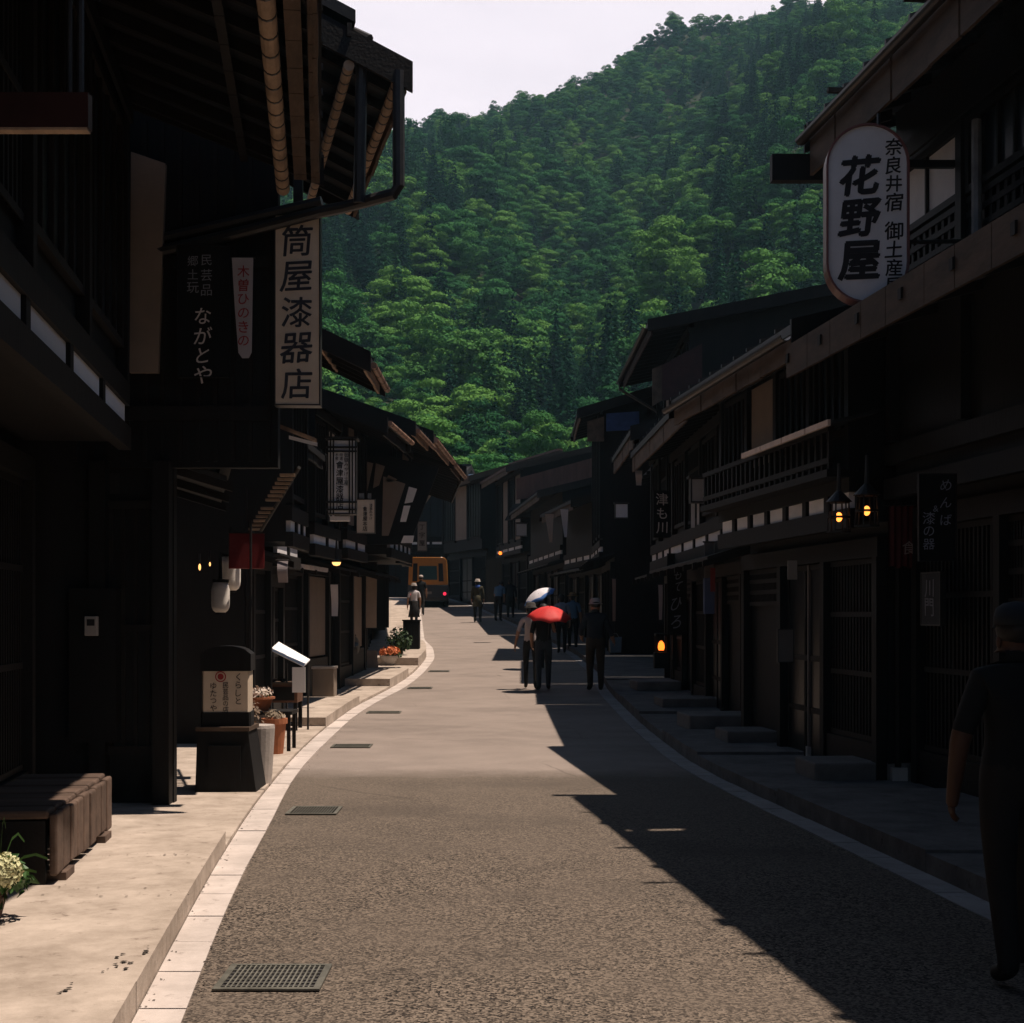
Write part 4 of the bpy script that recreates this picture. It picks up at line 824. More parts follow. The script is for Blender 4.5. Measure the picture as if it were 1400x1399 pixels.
def foliage(n, c, r, size, flat=1.0, seed=1, up=.3):
    q = random.Random(seed); m = MB()
    for i in range(n):
        d = Vector((q.gauss(0, 1), q.gauss(0, 1), q.gauss(0, 1) * flat)).normalized() * r * q.random() ** .4; d.z *= flat
        p = Vector(c) + d; nrm = (d.normalized() + Vector((q.gauss(0, .5), q.gauss(0, .5), q.gauss(0, .5) + up))).normalized()
        u = nrm.orthogonal().normalized(); u.rotate(Matrix.Rotation(q.random() * 6.3, 3, nrm)); v = nrm.cross(u); s_ = size * q.uniform(.6, 1.3)
        m.add([p - u * s_ * .5, p + v * s_ * .28 + nrm * s_ * .08, p + u * s_ * .5, p - v * s_ * .28 + nrm * s_ * .08], [(0, 1, 2, 3)])
    return m
def plant(name, label, loc, r, parts, group=None):
    e = thing(name, label, 'plant', loc, 0, group)
    for nm, n, c, rr, sz, fl, mat, sd_ in parts: foliage(n, c, rr, sz, fl, sd_).build(nm, mat, e)
    return e
plant('flowering_plant', 'pale blossoms spilling over the broad terracotta bowl', (-3.0, 17.2, .67), .2, [('blossoms', 260, (0, 0, .05), .20, .05, .5, M('pink_white', (.6, .5, .42), .8, .2, 15, bump=0), 3), ('leaves', 160, (-.02, 0, -.02), .2, .06, .5, LEAF, 4)])
plant('trailing_plant', 'dry trailing plant between the terracotta pots beside the cream lantern', (-2.95, 16.6, .03), .2, [('leaves', 500, (-.08, 0, .35), .26, .055, 1.2, M('dry_leaf', (.16, .11, .075), .8, .4, 9, bump=0), 5), ('stem', 20, (0, 0, .1), .05, .1, 1.2, BARK, 6)])
plant('small_plant', 'small shrub growing from the tall terracotta pot', (-2.72, 16.75, .44), .12, [('leaves', 140, (0, 0, .05), .11, .05, .6, M('pale_leaf', (.3, .24, .17), .8, .3, 9, bump=0), 7)])
# display table with a drawer chest
e = thing('display_table', 'dark wooden display table with drawers on the left pavement', 'table', (-3.25, 19.7, .035))
MB().box(-.36, .36, 0, .5, .42, .66).build('drawer_chest', M('chest_wood', (.15, .07, .04), .7, .3, 6, (.3, 1, 1)), e)
for x in (-.33, .33):
    for y in (.03, .47): MB().box(x - .025, x + .025, y - .025, y + .025, 0, .42).build('leg', WOOD, e)
for x in (-.17, .17): MB().box(x - .15, x + .15, -.012, -.001, .45, .63).build('drawer', WOODH, e)
MB().box(-.37, .37, -.02, .52, .662, .685).build('top', WOODR, e); MB().box(-.3, .3, .05, .45, .1, .13).build('shelf', WOODH, e)
e = thing('bowl_row', 'little lacquer bowls lined up on the display table', 'bowls', (-3.28, 19.9, .72))
for i, x in enumerate((-.22, -.1, .03, .16)): MB().lathe([(.02, 0), (.045, .02), (.05, .05), (.042, .05), (0, .02)], c=(x, .02 * (i % 2), 0), n=12).build('bowl', (TERRA, INK, PLAS, INK)[i], e)
# menu stand
e = thing('menu_stand', 'black menu stand whose tilted white board glares in the sun', 'menu stand', (-2.93, 19.75, .035))
for x in (-.13, .16): MB().box(x - .013, x + .013, .1, .126, 0, .95).build('leg', METD, e)
MB().box(-.18, .2, .02, .22, 0, .03).build('foot', METD, e)
WH = M('bright_white', (.82, .80, .79), .6, .04, 3, bump=0)
m = MB(); A_, B_ = Vector((-.30, .15, 1.17)), Vector((.16, .02, .98)); 
m.hexa([(-.33, -.04, 1.12), (.13, -.10, .90), (.17, .24, .98), (-.27, .32, 1.22), (-.33, -.045, 1.135), (.13, -.105, .915), (.17, .235, .995), (-.27, .315, 1.235)]); m.build('tilted_board', WH, e)
MB().box(-.02, .16, -.12, -.112, .56, .90).build('hanging_sheet', WH, e)
t = MB(); column(t, 'お品書', .11, .885, .085, 1.05, -.116, .004); column(t, '珈琲甘味', .035, .87, .05, 1.1, -.116, 0); t.build('lettering', INK, e)
e = thing('crate', 'tall pale wooden drinks box standing behind the menu stand', 'box', (-3.15, 24.4, .17))
MB().box(-.18, .18, 0, .42, 0, .56).build('box', M('tan_box', (.28, .22, .17), .8, .15, 4, (1, 1, .2)), e, bevel=.01); MB().box(-.195, .195, -.015, .435, .561, .60).build('lid', CONC, e)
e = thing('shop_bag', 'plump blue and cream cloth bag hanging outside a left shop', 'bag', tuple(at(483, 899, 30)))
MB().ball((0, 0, .22), .135, .10, .22).build('bag', M('bag_cloth', (.17, .16, .14), .9, .2, 4), e, smooth=True); MB().ball((0, -.012, .26), .125, .10, .09).build('blue_patch', M('bag_blue', (.06, .10, .15), .9, .2, 4), e, smooth=True); MB().tube([(-.05, 0, .43), (0, 0, .56), (.05, 0, .43)], .012).build('strap', WOODH, e)
e = thing('leaning_board', 'low tan sign board leaning beside the orange flower bowl', 'sign', tuple(at(508, 921, 32.6)))
MB().hexa([(-.10, 0, 0), (.16, .0, 0), (.16, .06, 0), (-.10, .06, 0), (-.12, .16, .50), (.10, .16, .50), (.10, .22, .50), (-.12, .22, .50)]).build('board', M('tan_board', (.4, .3, .22), .8, .2, 4), e); MB().box(-.05, .05, .2, .25, 0, .3).build('prop', WOODH, e)
e = thing('flower_bowl', 'pale round bowl planter at the foot of the orange flowers', 'planter', tuple(at(533, 912, 34.6)))
MB().lathe([(.10, 0), (.12, .03), (.24, .22), (.25, .26), (.22, .26), (0, .23)], n=20).build('bowl', CONC, e)
plant('flowering_plant', 'bright orange flowers in the pale bowl on the left kerb', tuple(at(533, 898, 34.6)), .2, [('blossoms', 420, (0, 0, .10), .25, .085, .6, ORA, 8), ('leaves', 380, (0.03, .03, .0), .24, .09, .6, LEAF, 9)])
plant('shrub', 'dark leafy shrub behind the orange flowers', tuple(at(546, 893, 35.6)), .3, [('leaves', 500, (0, 0, .3), .33, .1, 1.0, M('dark_leaf', (.03, .06, .02), .6, .4, 8, bump=0), 10), ('stem', 14, (0, 0, .05), .05, .15, 1.2, BARK, 11)])
e = thing('black_cabinet', 'upright black cabinet at the corner where the pavement bends', 'cabinet', tuple(at(563, 893, 39.5)))
MB().box(-.24, .20, 0, .5, -.05, .85).build('case', BLACK, e, bevel=.01); MB().box(-.26, .22, -.02, .52, .851, .89).build('top', WOODH, e); MB().box(-.21, -.01, -.02, -.001, .05, .78).box(.01, .18, -.02, -.001, .05, .78).build('door', WOOD, e)
# hydrangea in the corner
e = thing('flower_pot', 'brown pot at the very left edge holding white hydrangea', 'flower pot', (-2.66, 7.3, .13), 0, 'pots on the left pavement')
MB().lathe([(.10, 0), (.11, .02), (.15, .17), (.165, .175), (.165, .2), (.14, .2), (0, .17)], n=20).build('pot', M('brown_pot', (.12, .07, .05), .6, .2, 5), e)
hy = plant('hydrangea', 'creamy white hydrangea head with green leaves at the left edge', (-2.53, 7.22, .24), .2, [('flower_head', 1500, (.03, -.05, .15), .10, .026, .9, M('hydrangea_petal', (.66, .64, .36), .7, .25, 30, bump=0), 12), ('leaves', 150, (-.02, .06, .10), .16, .085, .7, M('hyd_leaf', (.05, .12, .03), .5, .4, 9, bump=0), 13), ('stem', 14, (-.05, .05, .0), .06, .1, 1.2, LEAF, 14)])
m = MB()
for a_, l_, h_ in ((.3, .24, .12), (.9, .17, .22), (-.3, .2, .05), (1.5, .15, .3)):
    pts_ = [(l_ * t * math.cos(a_), l_ * t * .4 * math.sin(a_), .1 + h_ * math.sin(t * 2.2)) for t in (0, .25, .5, .75, 1)]
    for u_, v_ in zip(pts_, pts_[1:]): m.add([(u_[0], u_[1], u_[2] - .008), (v_[0], v_[1], v_[2] - .006), (v_[0], v_[1], v_[2] + .006), (u_[0], u_[1], u_[2] + .008)], [(0, 1, 2, 3)])
m.build('blades', M('blade_green', (.06, .14, .03), .5, .3, 9, bump=0), hy)

# drain gratings in the left edge of the road
def grate(label, x0, x1, y0, y1):
    z = zg((y0 + y1) / 2); cx, cy = (x0 + x1) / 2, (y0 + y1) / 2; sl_ = (zg(y1) - zg(y0)) / (y1 - y0)
    e = thing('drain_grate', label, 'drain grate', (cx, cy, z + .004), 0, 'drain gratings along the left road edge', rot=(math.atan(sl_), 0, 0)); wx, wy = (x1 - x0) / 2, (y1 - y0) / 2
    GM = M('grate_steel', (.20, .19, .155), .5, .35, 12, metal=.4, spec=.5)
    MB().box(-wx, wx, -wy, wy, .001, .003).build('pit', INK, e)
    f = MB().box(-wx, wx, -wy, -wy + .03, .0032, .011).box(-wx, wx, wy - .03, wy, .0032, .011).box(-wx, -wx + .03, -wy + .031, wy - .031, .0032, .011).box(wx - .03, wx, -wy + .031, wy - .031, .0032, .011); f.build('frame', GM, e)
    b = MB(); n = int((2 * wx - .06) / .022)
    for i in range(1, n): x = -wx + .03 + (2 * wx - .06) * i / n; b.box(x - .0035, x + .0035, -wy + .03, wy - .03, .0033, .0105)
    for i in range(1, 8): y = -wy + (2 * wy) * i / 8; b.box(-wx + .03, wx - .03, y - .003, y + .003, .0034, .0095)
    b.build('bars', GM, e)
grate('square steel drain grating nearest the camera in the sunlit road', -1.31, -.84, 6.38, 6.84)
grate('steel drain grating beside the sunlit gutter level with the black plinth', -1.86, -1.44, 11.98, 12.45)
grate('drain grating level with the terracotta pots', -2.2, -1.72, 17.7, 18.1)
grate('drain grating level with the drinks box', -2.28, -1.75, 22.85, 23.2)
grate('drain grating level with the pavement step', -2.02, -1.55, 28.2, 28.6)
grate('drain grating level with the orange flowers', -1.9, -1.42, 33.1, 33.5)
# small wear: chips in the kerb edge, grit along the gutter, weeds in the joints
DIRT = M('crack_dirt', (.05, .040, .032), .95, .4, 20, bump=0)
q_ = random.Random(4); m = MB()
for cx, cy, n_, sp_, z in ((-1.72, 6.3, 9, .09, .1315), (-1.80, 5.92, 5, .06, .1355), (-1.66, 6.62, 5, .05, .1315), (-2.3, 9.22, 14, .28, .1305), (-1.95, 7.9, 8, .2, .1305), (-2.4, 8.1, 7, .25, .1305)):
    for i in range(n_):
        x, y, r = cx + q_.gauss(0, sp_ * (.3 if sp_ < .1 else 1)), cy + q_.gauss(0, sp_ * (1 if sp_ < .1 else .12)), q_.uniform(.006, .02) * (1 if sp_ < .1 else .6)
        m.add([(x + r * q_.uniform(.4, 1.2) * math.cos(k * .785), y + r * q_.uniform(.4, 1.4) * math.sin(k * .785), z + .003 + q_.uniform(0, .0006)) for k in range(8)], [tuple(range(8))])
o = m.build('pavement_chips', DIRT); o['kind'] = 'structure'
q_ = random.Random(9); m = MB()
for i in range(420):
    Y = 5 + 22 * q_.random() ** 1.6; d = abs(q_.gauss(0, .05)); x = (LIN(Y) + d) if q_.random() < .75 else LOUT(Y) + d * .6; r = q_.uniform(.004, .011); a_ = q_.random() * 6.3; z = zg(Y) + .010
    m.add([(x + r * math.cos(a_ + k * 1.57) * q_.uniform(.6, 1.2), Y + r * math.sin(a_ + k * 1.57) * q_.uniform(.6, 1.2), z + q_.uniform(0, .005)) for k in range(4)], [(0, 1, 2, 3)])
o = m.build('grit', DIRT); tag(o, 'dry leaf crumbs and grit gathered along the sunlit gutter', 'grit', kind='stuff')
# stones and steps along the right pavement
SL = M('step_stone', (.18, .16, .145), .9, .25, 4, bump=.4)
for i, (x, Y, wx, wy, h, lab) in enumerate(((2.75, 19.3, .5, .9, .30, 'flat stone doorstep before the boarded eave house'), (2.7, 22.6, .45, .8, .28, 'flat stone doorstep below the blue and red pennant'), (2.95, 17.2, .5, .7, .28, 'broad stone doorstep under the pale transom panels'), (3.3, 13.8, .55, .7, .28, 'stone doorstep beside the thin shop post'), (2.6, 26.6, .4, .9, .28, 'stone doorstep beside the orange floor lantern'))):
    e = thing('doorstep', lab, 'step', (x, Y, zg(Y) + .1), R(4)); MB().box(-wx, wx, -wy / 2, wy / 2, 0, h - .1).build('step', SL, e, bevel=.02)
# ------------------------------------------------------------------ minibus
Yv = 66.5; zv = zg(Yv) + .01
e = thing('minibus', 'orange and navy minibus seen from behind at the far bend, red tail lights on', 'minibus', (-3.82, Yv, zv), R(2))
ORG = M('bus_orange', (.50, .19, .022), .4, .08, 3, bump=0, spec=.5); NAVY = M('bus_navy', (.018, .022, .03), .45, .1, 3, bump=0, spec=.5)
def rrect(w_, z0, z1, r, n=5):
    p = [(-w_, z0), (w_, z0), (w_, z1 - r)] + [(w_ - r + r * math.cos(t), z1 - r + r * math.sin(t)) for t in [math.pi / 2 * k / n for k in range(1, n + 1)]] + [(-w_ + r + r * math.cos(t), z1 - r + r * math.sin(t)) for t in [math.pi / 2 + math.pi / 2 * k / n for k in range(0, n + 1)]]
    return p
MB().prism([(x * (1 - .05 * (z > 1.3)), z) for x, z in rrect(.90, 1.02, 2.28, .22)], 'y', 0, 4.4).build('upper_body', ORG, e, bevel=.02)
MB().prism(rrect(.92, .30, 1.015, .03), 'y', -.02, 4.45).build('lower_body', NAVY, e, bevel=.02)
MB().prism([(-.42, 1.25), (.42, 1.25), (.40, 1.88), (-.40, 1.88)], 'y', -.012, -.001).build('rear_window', M('bus_glass', (.02, .055, .065), .15, .1, 2, bump=0, spec=.6), e)
for s in (-1, 1):
    MB().prism([(s * .60 - .11, 1.18), (s * .60 + .11, 1.18), (s * .57 + .10, 2.0), (s * .57 - .10, 2.0)], 'y', -.011, -.001).build('side_glass', GLASS, e)
    MB().ball((s * .76, -.03, .62), .075, .03, .075).build('tail_light', M('tail_red', (.6, .02, .05), .4, .1, 3, bump=0, emit=(1, .03, .08), estr=1.1), e)
    for y in (.9, 3.6):
        wv = MB(); wv.lathe([(.20, -.1), (.32, -.1), (.34, 0), (.32, .1), (.20, .1)], n=20); wv.xf(Matrix.Translation((s * .82, y, .34)) @ Matrix.Rotation(R(90), 4, 'Y')); wv.build('wheel', M('rubber', (.015, .015, .015), .9, .2, 5), e)
    MB().box(s * .96 - .05, s * .96 + .05, 3.9, 3.98, 1.5, 1.75).build('mirror', METD, e)
MB().box(-.17, .17, -.05, -.021, .60, .72).build('number_plate', METG, e); MB().box(-.9, .9, -.10, -.022, .34, .46).build('bumper', METD, e)
MB().ball((.62, .05, 2.22), .075, .05, .075).build('roof_glint', M('glint_white', (.85, .8, .75), .3, .05, 3, bump=0, emit=(1, .8, .6), estr=1.0), e)  # glowing ball added as the sun's glint on the bus roof

# ------------------------------------------------------------------ people
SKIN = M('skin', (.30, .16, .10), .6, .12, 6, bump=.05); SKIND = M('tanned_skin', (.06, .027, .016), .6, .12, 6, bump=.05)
SHOE = M('shoe', (.015, .013, .012), .6, .2, 6)
def person(label, loc, h, rz, shirt, trouser, skin=SKIN, sleeve=.55, legs='stand', arms=None, bend=0, shorts=None, hair=None, hat=None, build=1.0, fingers=False, skirt=None, head_turn=0, group=None, levels=2):
    e = thing('person', label, 'person', loc, rz, group)
    k = h / 1.66; J = {}
    def P(n, x, y, z, r): J[n] = (Vector((x, y, z)) * k, (r[0] * k * build, r[1] * k * build) if isinstance(r, tuple) else (r * k * build, r * k * build))
    def lean(v):   # bend the upper body forward round the hips
        if not bend: return v
        p = Vector((0, 0, .95)); q = Vector(v) - p; q.rotate(Matrix.Rotation(-bend, 3, 'X')); return tuple(q + p)
    P('pelvis', 0, 0, .92, (.155, .115)); P('waist', *lean((0, .0, 1.07)), (.130, .100)); P('chest', *lean((0, -.01, 1.25)), (.155, .110)); P('collar', *lean((0, -.012, 1.375)), (.11, .08)); P('neck', *lean((0, .0, 1.435)), .054)
    P('jaw', *lean((0, .025, 1.50)), (.064, .074)); P('skull', *lean((0, .02, 1.575)), (.076, .092)); P('crown', *lean((0, .01, 1.63)), (.058, .070))
    arms = arms or {}
    for s, sd_ in ((-1, 'L'), (1, 'R')):
        a = arms.get(sd_, ((.225, -.02, 1.10), (.235, .05, .86)))
        P('sh' + sd_, *lean((s * .165, -.01, 1.365)), .062); P('el' + sd_, *lean((s * a[0][0], a[0][1], a[0][2])), .044); P('wr' + sd_, *lean((s * a[1][0], a[1][1], a[1][2])), .030)
        d = (Vector(a[1]) - Vector(a[0])).normalized(); hp = Vector(a[1]) + d * .085
        P('ha' + sd_, *lean((s * hp.x, hp.y, hp.z)), (.034, .024))
        st = {'stand': (.0, .0), 'walk': (.17 * s, .0), 'walk2': (-.17 * s, .0)}[legs][0]
        P('hip' + sd_, s * .088, 0, .86, .092); P('kn' + sd_, s * .10, st * .55 + .02, .48, .062); P('an' + sd_, s * .10, st - .02, .085, .045); P('toe' + sd_, s * .115, st + .13, .035, .036)
    names = list(J); idx = {n: i for i, n in enumerate(names)}
    E = [('pelvis', 'waist'), ('waist', 'chest'), ('chest', 'collar'), ('collar', 'neck'), ('neck', 'jaw'), ('jaw', 'skull'), ('skull', 'crown')]
    for q in 'LR': E += [('collar', 'sh' + q), ('sh' + q, 'el' + q), ('el' + q, 'wr' + q), ('wr' + q, 'ha' + q), ('pelvis', 'hip' + q), ('hip' + q, 'kn' + q), ('kn' + q, 'an' + q), ('an' + q, 'toe' + q)]
    me = bpy.data.meshes.new('body'); me.from_pydata([J[n][0] for n in names], [(idx[a], idx[b]) for a, b in E], []); me.update()
    o = bpy.data.objects.new('body', me); COL.objects.link(o)
    sk = o.modifiers.new('skin', 'SKIN'); sk.use_smooth_shade = True
    if not me.skin_vertices: me.skin_vertices_new() if hasattr(me, 'skin_vertices_new') else None
    for i, n in enumerate(names):
        me.skin_vertices[0].data[i].radius = J[n][1]; me.skin_vertices[0].data[i].use_root = (n == 'pelvis')
    sb = o.modifiers.new('sub', 'SUBSURF'); sb.levels = levels; sb.render_levels = levels
    bpy.context.view_layer.update()
    ev = o.evaluated_get(bpy.context.evaluated_depsgraph_get()); bm_ = bpy.data.meshes.new_from_object(ev)
    bpy.data.objects.remove(o)
    V = [tuple(v.co) for v in bm_.vertices]; F = [tuple(p.vertices) for p in bm_.polygons]; mats = []
    def seg(p, a, b):
        ab = b - a; t = max(0, min(1, (p - a).dot(ab) / ab.length_squared)); return (p - a - ab * t).length, t
    for f in F:
        c = sum((Vector(V[i]) for i in f), Vector()) / len(f); best = (9, None, 0)
        for a, b in E:
            dd, t = seg(c, J[a][0], J[b][0]); dd -= (J[a][1][0] * (1 - t) + J[b][1][0] * t)
            if dd < best[0]: best = (dd, (a, b), t)
        a, b = best[1]; t = best[2]
        if a in ('neck', 'jaw', 'skull'): m_ = 2
        elif b == 'neck': m_ = 2 if t > .45 else 0
        elif a.startswith('sh'): m_ = 0 if t < sleeve * 1.8 else 2
        elif a.startswith('el'): m_ = 0 if t < sleeve * 1.8 - 1 else 2
        elif a.startswith('wr'): m_ = 2
        elif a.startswith('kn'): m_ = 1 if (not shorts) else 2
        elif a.startswith('an'): m_ = 3
        elif a == 'pelvis' and b == 'waist': m_ = 0 if t > .15 else 1
        elif a == 'pelvis' or a.startswith('hip'): m_ = 1
        else: m_ = 0
        mats.append(m_)
    mb = MB(); mb.add(V, F); nb = len(F)
    # ears, nose, fingers belong to the same body mesh
    hc = J['skull'][0]
    def rot_head(m): return m
    ex = MB()
    for s in (-1, 1): ex.ball((hc.x + s * .078 * k, hc.y + .0, hc.z - .035 * k), .012 * k, .022 * k, .034 * k, 8, 6)
    ex.ball((hc.x, hc.y + .098 * k, hc.z - .035 * k), .014 * k, .02 * k, .022 * k, 8, 6); ex.ball((hc.x, hc.y + .086 * k, hc.z - .085 * k), .024 * k, .014 * k, .007 * k, 8, 6)
    for s, sd_ in ((-1, 'L'), (1, 'R')):
        w_, h2 = J['wr' + sd_][0], J['ha' + sd_][0]; d = (h2 - w_).normalized(); side = Vector((0, 1, 0)); side = (side - d * side.dot(d)).normalized(); inw = d.cross(side) * (1 if s < 0 else -1)
        if inw.x * s > 0: inw = -inw
        for i, (o_, ln) in enumerate(((.027, .068), (.009, .076), (-.009, .07), (-.026, .055))):
            b0 = h2 - d * .01 * k + side * o_ * k; p1 = b0 + d * ln * .5 * k + inw * .004 * k; p2 = b0 + d * ln * .82 * k + inw * .018 * k; p3 = b0 + d * ln * k + inw * .032 * k
            ex.tube([b0, p1, p2, p3], [.0095 * k, .009 * k, .008 * k, .006 * k], 7)
        b0 = w_ + d * .035 * k + side * .024 * k; ex.tube([b0, b0 + d * .025 * k + side * .022 * k, b0 + d * .06 * k + side * .026 * k + inw * .01 * k], [.012 * k, .0105 * k, .007 * k], 7)
    mb.add(ex.v, ex.f); mats += [2] * len(ex.f)
    if head_turn: pass
    b = mb.build('body', None, e, smooth=True)
    for m_ in (shirt, trouser, skin, SHOE): b.data.materials.append(m_)
    b.data.polygons.foreach_set('material_index', mats)
    if hair: 
        hm = MB().ball((hc.x, hc.y - .012 * k, hc.z + .022 * k), .092 * k, .104 * k, .088 * k, 16, 10)
        if hair[1] > 0: hm.ball((hc.x, hc.y - .05 * k, hc.z - .06 * k * hair[1]), .082 * k, .06 * k, .11 * k * (0.6 + hair[1]), 14, 10)
        hm.build('hair', hair[0], e, smooth=True)
    if hat:
        mat, kind = hat; z = hc.z + .045 * k
        if kind == 'cap':
            m = MB().lathe([(.098 * k, -.005), (.099 * k, .03 * k), (.088 * k, .07 * k), (.055 * k, .096 * k), (.0, .105 * k)], (hc.x, hc.y - .004, z), 20); m.v = [(x, (y - hc.y) * 1.14 + hc.y, q) for x, y, q in m.v]
            m.build('cap', mat, e, smooth=True)
            MB().hexa([(-.07 * k, hc.y + .09 * k, z - .004), (.07 * k, hc.y + .09 * k, z - .004), (.05 * k, hc.y + .18 * k, z - .02), (-.05 * k, hc.y + .18 * k, z - .02), (-.07 * k, hc.y + .09 * k, z + .008), (.07 * k, hc.y + .09 * k, z + .008), (.05 * k, hc.y + .18 * k, z - .012), (-.05 * k, hc.y + .18 * k, z - .012)]).build('cap_peak', mat, e)
        else:
            r = .17 if kind == 'sun' else .135
            MB().lathe([(r * k, -.018 * k), (r * k, -.012 * k), (.10 * k, .005), (.096 * k, .06 * k), (.07 * k, .092 * k), (0, .098 * k)], (hc.x, hc.y, z), 20).build('hat', mat, e, smooth=True)
    if skirt:
        z0, rr, mat = skirt
        MB().lathe([(rr * k, z0 * k), (rr * .75 * k, (z0 + .3) * k), (.15 * k, 1.02 * k), (.12 * k, 1.06 * k)], n=20).build('skirt', mat, e, smooth=True)
    return e, J, k

DK = M('black_tshirt', (.006, .0065, .007), .9, .2, 6); DKT = M('dark_trousers', (.014, .012, .011), .9, .25, 5); CAPB = M('navy_cap', (.012, .016, .022), .85, .2, 6)
NAVYS = M('navy_shirt', (.02, .024, .032), .9, .2, 5); DENIM = M('dark_denim', (.030, .036, .046), .9, .25, 6); WHS = M('pale_blouse', (.40, .34, .33), .9, .12, 6); LBL = M('light_blue_shirt', (.10, .19, .30), .9, .2, 5)
HAIR = M('black_hair', (.01, .009, .009), .6, .3, 12); HATP = M('pale_hat', (.42, .36, .32), .9, .15, 8); HATD = M('dark_hat', (.06, .055, .05), .9, .2, 8); STRAW = M('straw', (.22, .14, .07), .9, .2, 14); BRN = M('brown_trousers', (.045, .034, .024), .9, .25, 5)
GREEN = M('olive_coat', (.05, .045, .025), .9, .25, 5)
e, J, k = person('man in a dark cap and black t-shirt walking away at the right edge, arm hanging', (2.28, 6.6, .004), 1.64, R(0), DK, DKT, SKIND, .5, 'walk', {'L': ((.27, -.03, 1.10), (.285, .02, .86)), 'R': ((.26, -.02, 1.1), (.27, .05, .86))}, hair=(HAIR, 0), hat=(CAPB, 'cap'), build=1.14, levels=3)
zc = zg(27.8) + .004
person('woman in pale blouse, black trousers and dark hat, left of the red umbrella', (.36, 28.1, zc + .01), 1.62, R(-3), WHS, DKT, SKIN, .5, 'walk2', {'L': ((.25, -.02, 1.12), (.30, .02, .88)), 'R': ((.2, .05, 1.1), (.16, .18, 1.15))}, hair=(HAIR, .4), hat=(HATD, 'hat'), build=.92)
person('person in a black top and dark jeans walking beneath the red umbrella', (.60, 27.8, zc), 1.63, R(2), DK, DENIM, SKIN, .55, 'walk', {'R': ((.22, -.02, 1.12), (.17, -.06, 1.30)), 'L': ((.23, 0, 1.1), (.22, .12, .9))}, hair=(HAIR, .3), build=1.08)
def umbrella(label, c, r, h, tilt, mat, rib=METD, rz=0, mat2=None, shaft=.8):
    e = thing('umbrella', label, 'umbrella', c, rot=(tilt[0], tilt[1], rz)); n = 8; rings = 5
    vs = [(0, 0, h)]; fs = []
    N = 32
    for i in range(1, rings + 1):
        t = i / rings
        for q in range(N):
            a = 2 * math.pi * q / N; sag = 1 - .05 * t * t * abs(math.sin(n / 2 * a)); vs.append((r * t * sag * math.cos(a), r * t * sag * math.sin(a), h * math.cos(t * math.pi / 2) ** .9 + .03 * t * t * abs(math.sin(n / 2 * a))))
    fs = [(0, 1 + q, 1 + (q + 1) % N) for q in range(N)]
    for i in range(rings - 1):
        for q in range(N): fs.append((1 + i * N + q, 1 + (i + 1) * N + q, 1 + (i + 1) * N + (q + 1) % N, 1 + i * N + (q + 1) % N))
    o = MB().add(vs, fs).build('canopy', mat, e, smooth=True)
    if mat2:
        o.data.materials.append(mat2); o.data.polygons.foreach_set('material_index', [1 if sum(math.hypot(*vs[i][:2]) for i in f.vertices) / len(f.vertices) > r * .78 else 0 for f in o.data.polygons])
    sm = o.modifiers.new('s', 'SOLIDIFY'); sm.thickness = .003
    for q in range(n):
        a = 2 * math.pi * q / n; MB().tube([(0, 0, h - .01), (r * .5 * math.cos(a), r * .5 * math.sin(a), h * .72), (r * math.cos(a), r * math.sin(a), -.005)], .004, 5).build('rib', rib, e)
    MB().tube([(0, 0, h + .05), (0, 0, h - shaft)], .007, 6).build('shaft', rib, e); MB().tube([(0, 0, h - shaft), (0, 0, h - shaft - .1)], .014, 8).build('handle', BLACK, e)
umbrella('small red umbrella over the walker in dark jeans', (.70, 27.5, zc + 1.37), .43, .23, (R(12), R(3)), RED2 if 'RED2' in globals() else M('umbrella_red', (.60, .035, .03), .6, .08, 5, bump=0), shaft=.55)
zq = zg(34) + .004
person('walker in dark clothes holding up the white parasol beyond the red umbrella', (.62, 34.0, zq), 1.6, 0, NAVYS, DKT, SKIN, .5, 'walk', {'R': ((.24, .08, 1.15), (.18, .15, 1.38))}, hair=(HAIR, .4), build=.95)
umbrella('white parasol with blue rim tilted above the walkers', (.66, 34.0, zq + 1.66), .42, .2, (R(10), R(-28)), M('parasol_white', (.72, .68, .70), .6, .05, 5, bump=0), mat2=M('parasol_blue', (.06, .16, .42), .6, .1, 5, bump=0), shaft=.6)
person('man in dark jacket and brown trousers with a pale brimmed hat, carrying a blue bag', (1.58, 27.7, zc), 1.70, R(4), NAVYS, BRN, SKIN, .9, 'stand', {'R': ((.27, .0, 1.12), (.33, .03, .95)), 'L': ((.27, .02, 1.12), (.24, .14, 1.0))}, hat=(HATP, 'hat'), hair=(HAIR, 0), build=1.22)
e = thing('carrier_bag', 'pale blue carrier bag held by the man with the pale hat', 'bag', (1.97, 27.78, zc + .72), R(5))
MB().hexa([(-.11, -.04, 0), (.10, -.04, 0), (.10, .05, 0), (-.11, .05, 0), (-.13, -.02, .27), (.12, -.02, .30), (.12, .02, .30), (-.13, .02, .27)]).build('bag', M('bag_plastic', (.10, .15, .20), .5, .2, 8), e, bevel=.015); MB().tube([(-.08, 0, .27), (-.05, 0, .36), (.02, 0, .36), (.06, 0, .29)], .006).build('handle', METG, e)
zz = lambda Y: zg(Y) + .004
def bp(px, py, Y): return ((px - 700) / 2000 * Y, Y, zz(Y))
person('walker in white and blue top with dark hair beyond the red umbrella', bp(768, 0, 40), 1.6, R(5), M('white_blue', (.22, .26, .34), .9, .3, 3), DKT, SKIN, .5, 'walk', None, hair=(HAIR, .5))
person('walker with a straw sun hat in the shade right of the umbrellas', bp(783, 0, 41), 1.6, R(-5), LBL, DKT, SKIN, .5, 'walk2', None, hat=(STRAW, 'sun'), hair=(HAIR, .2))
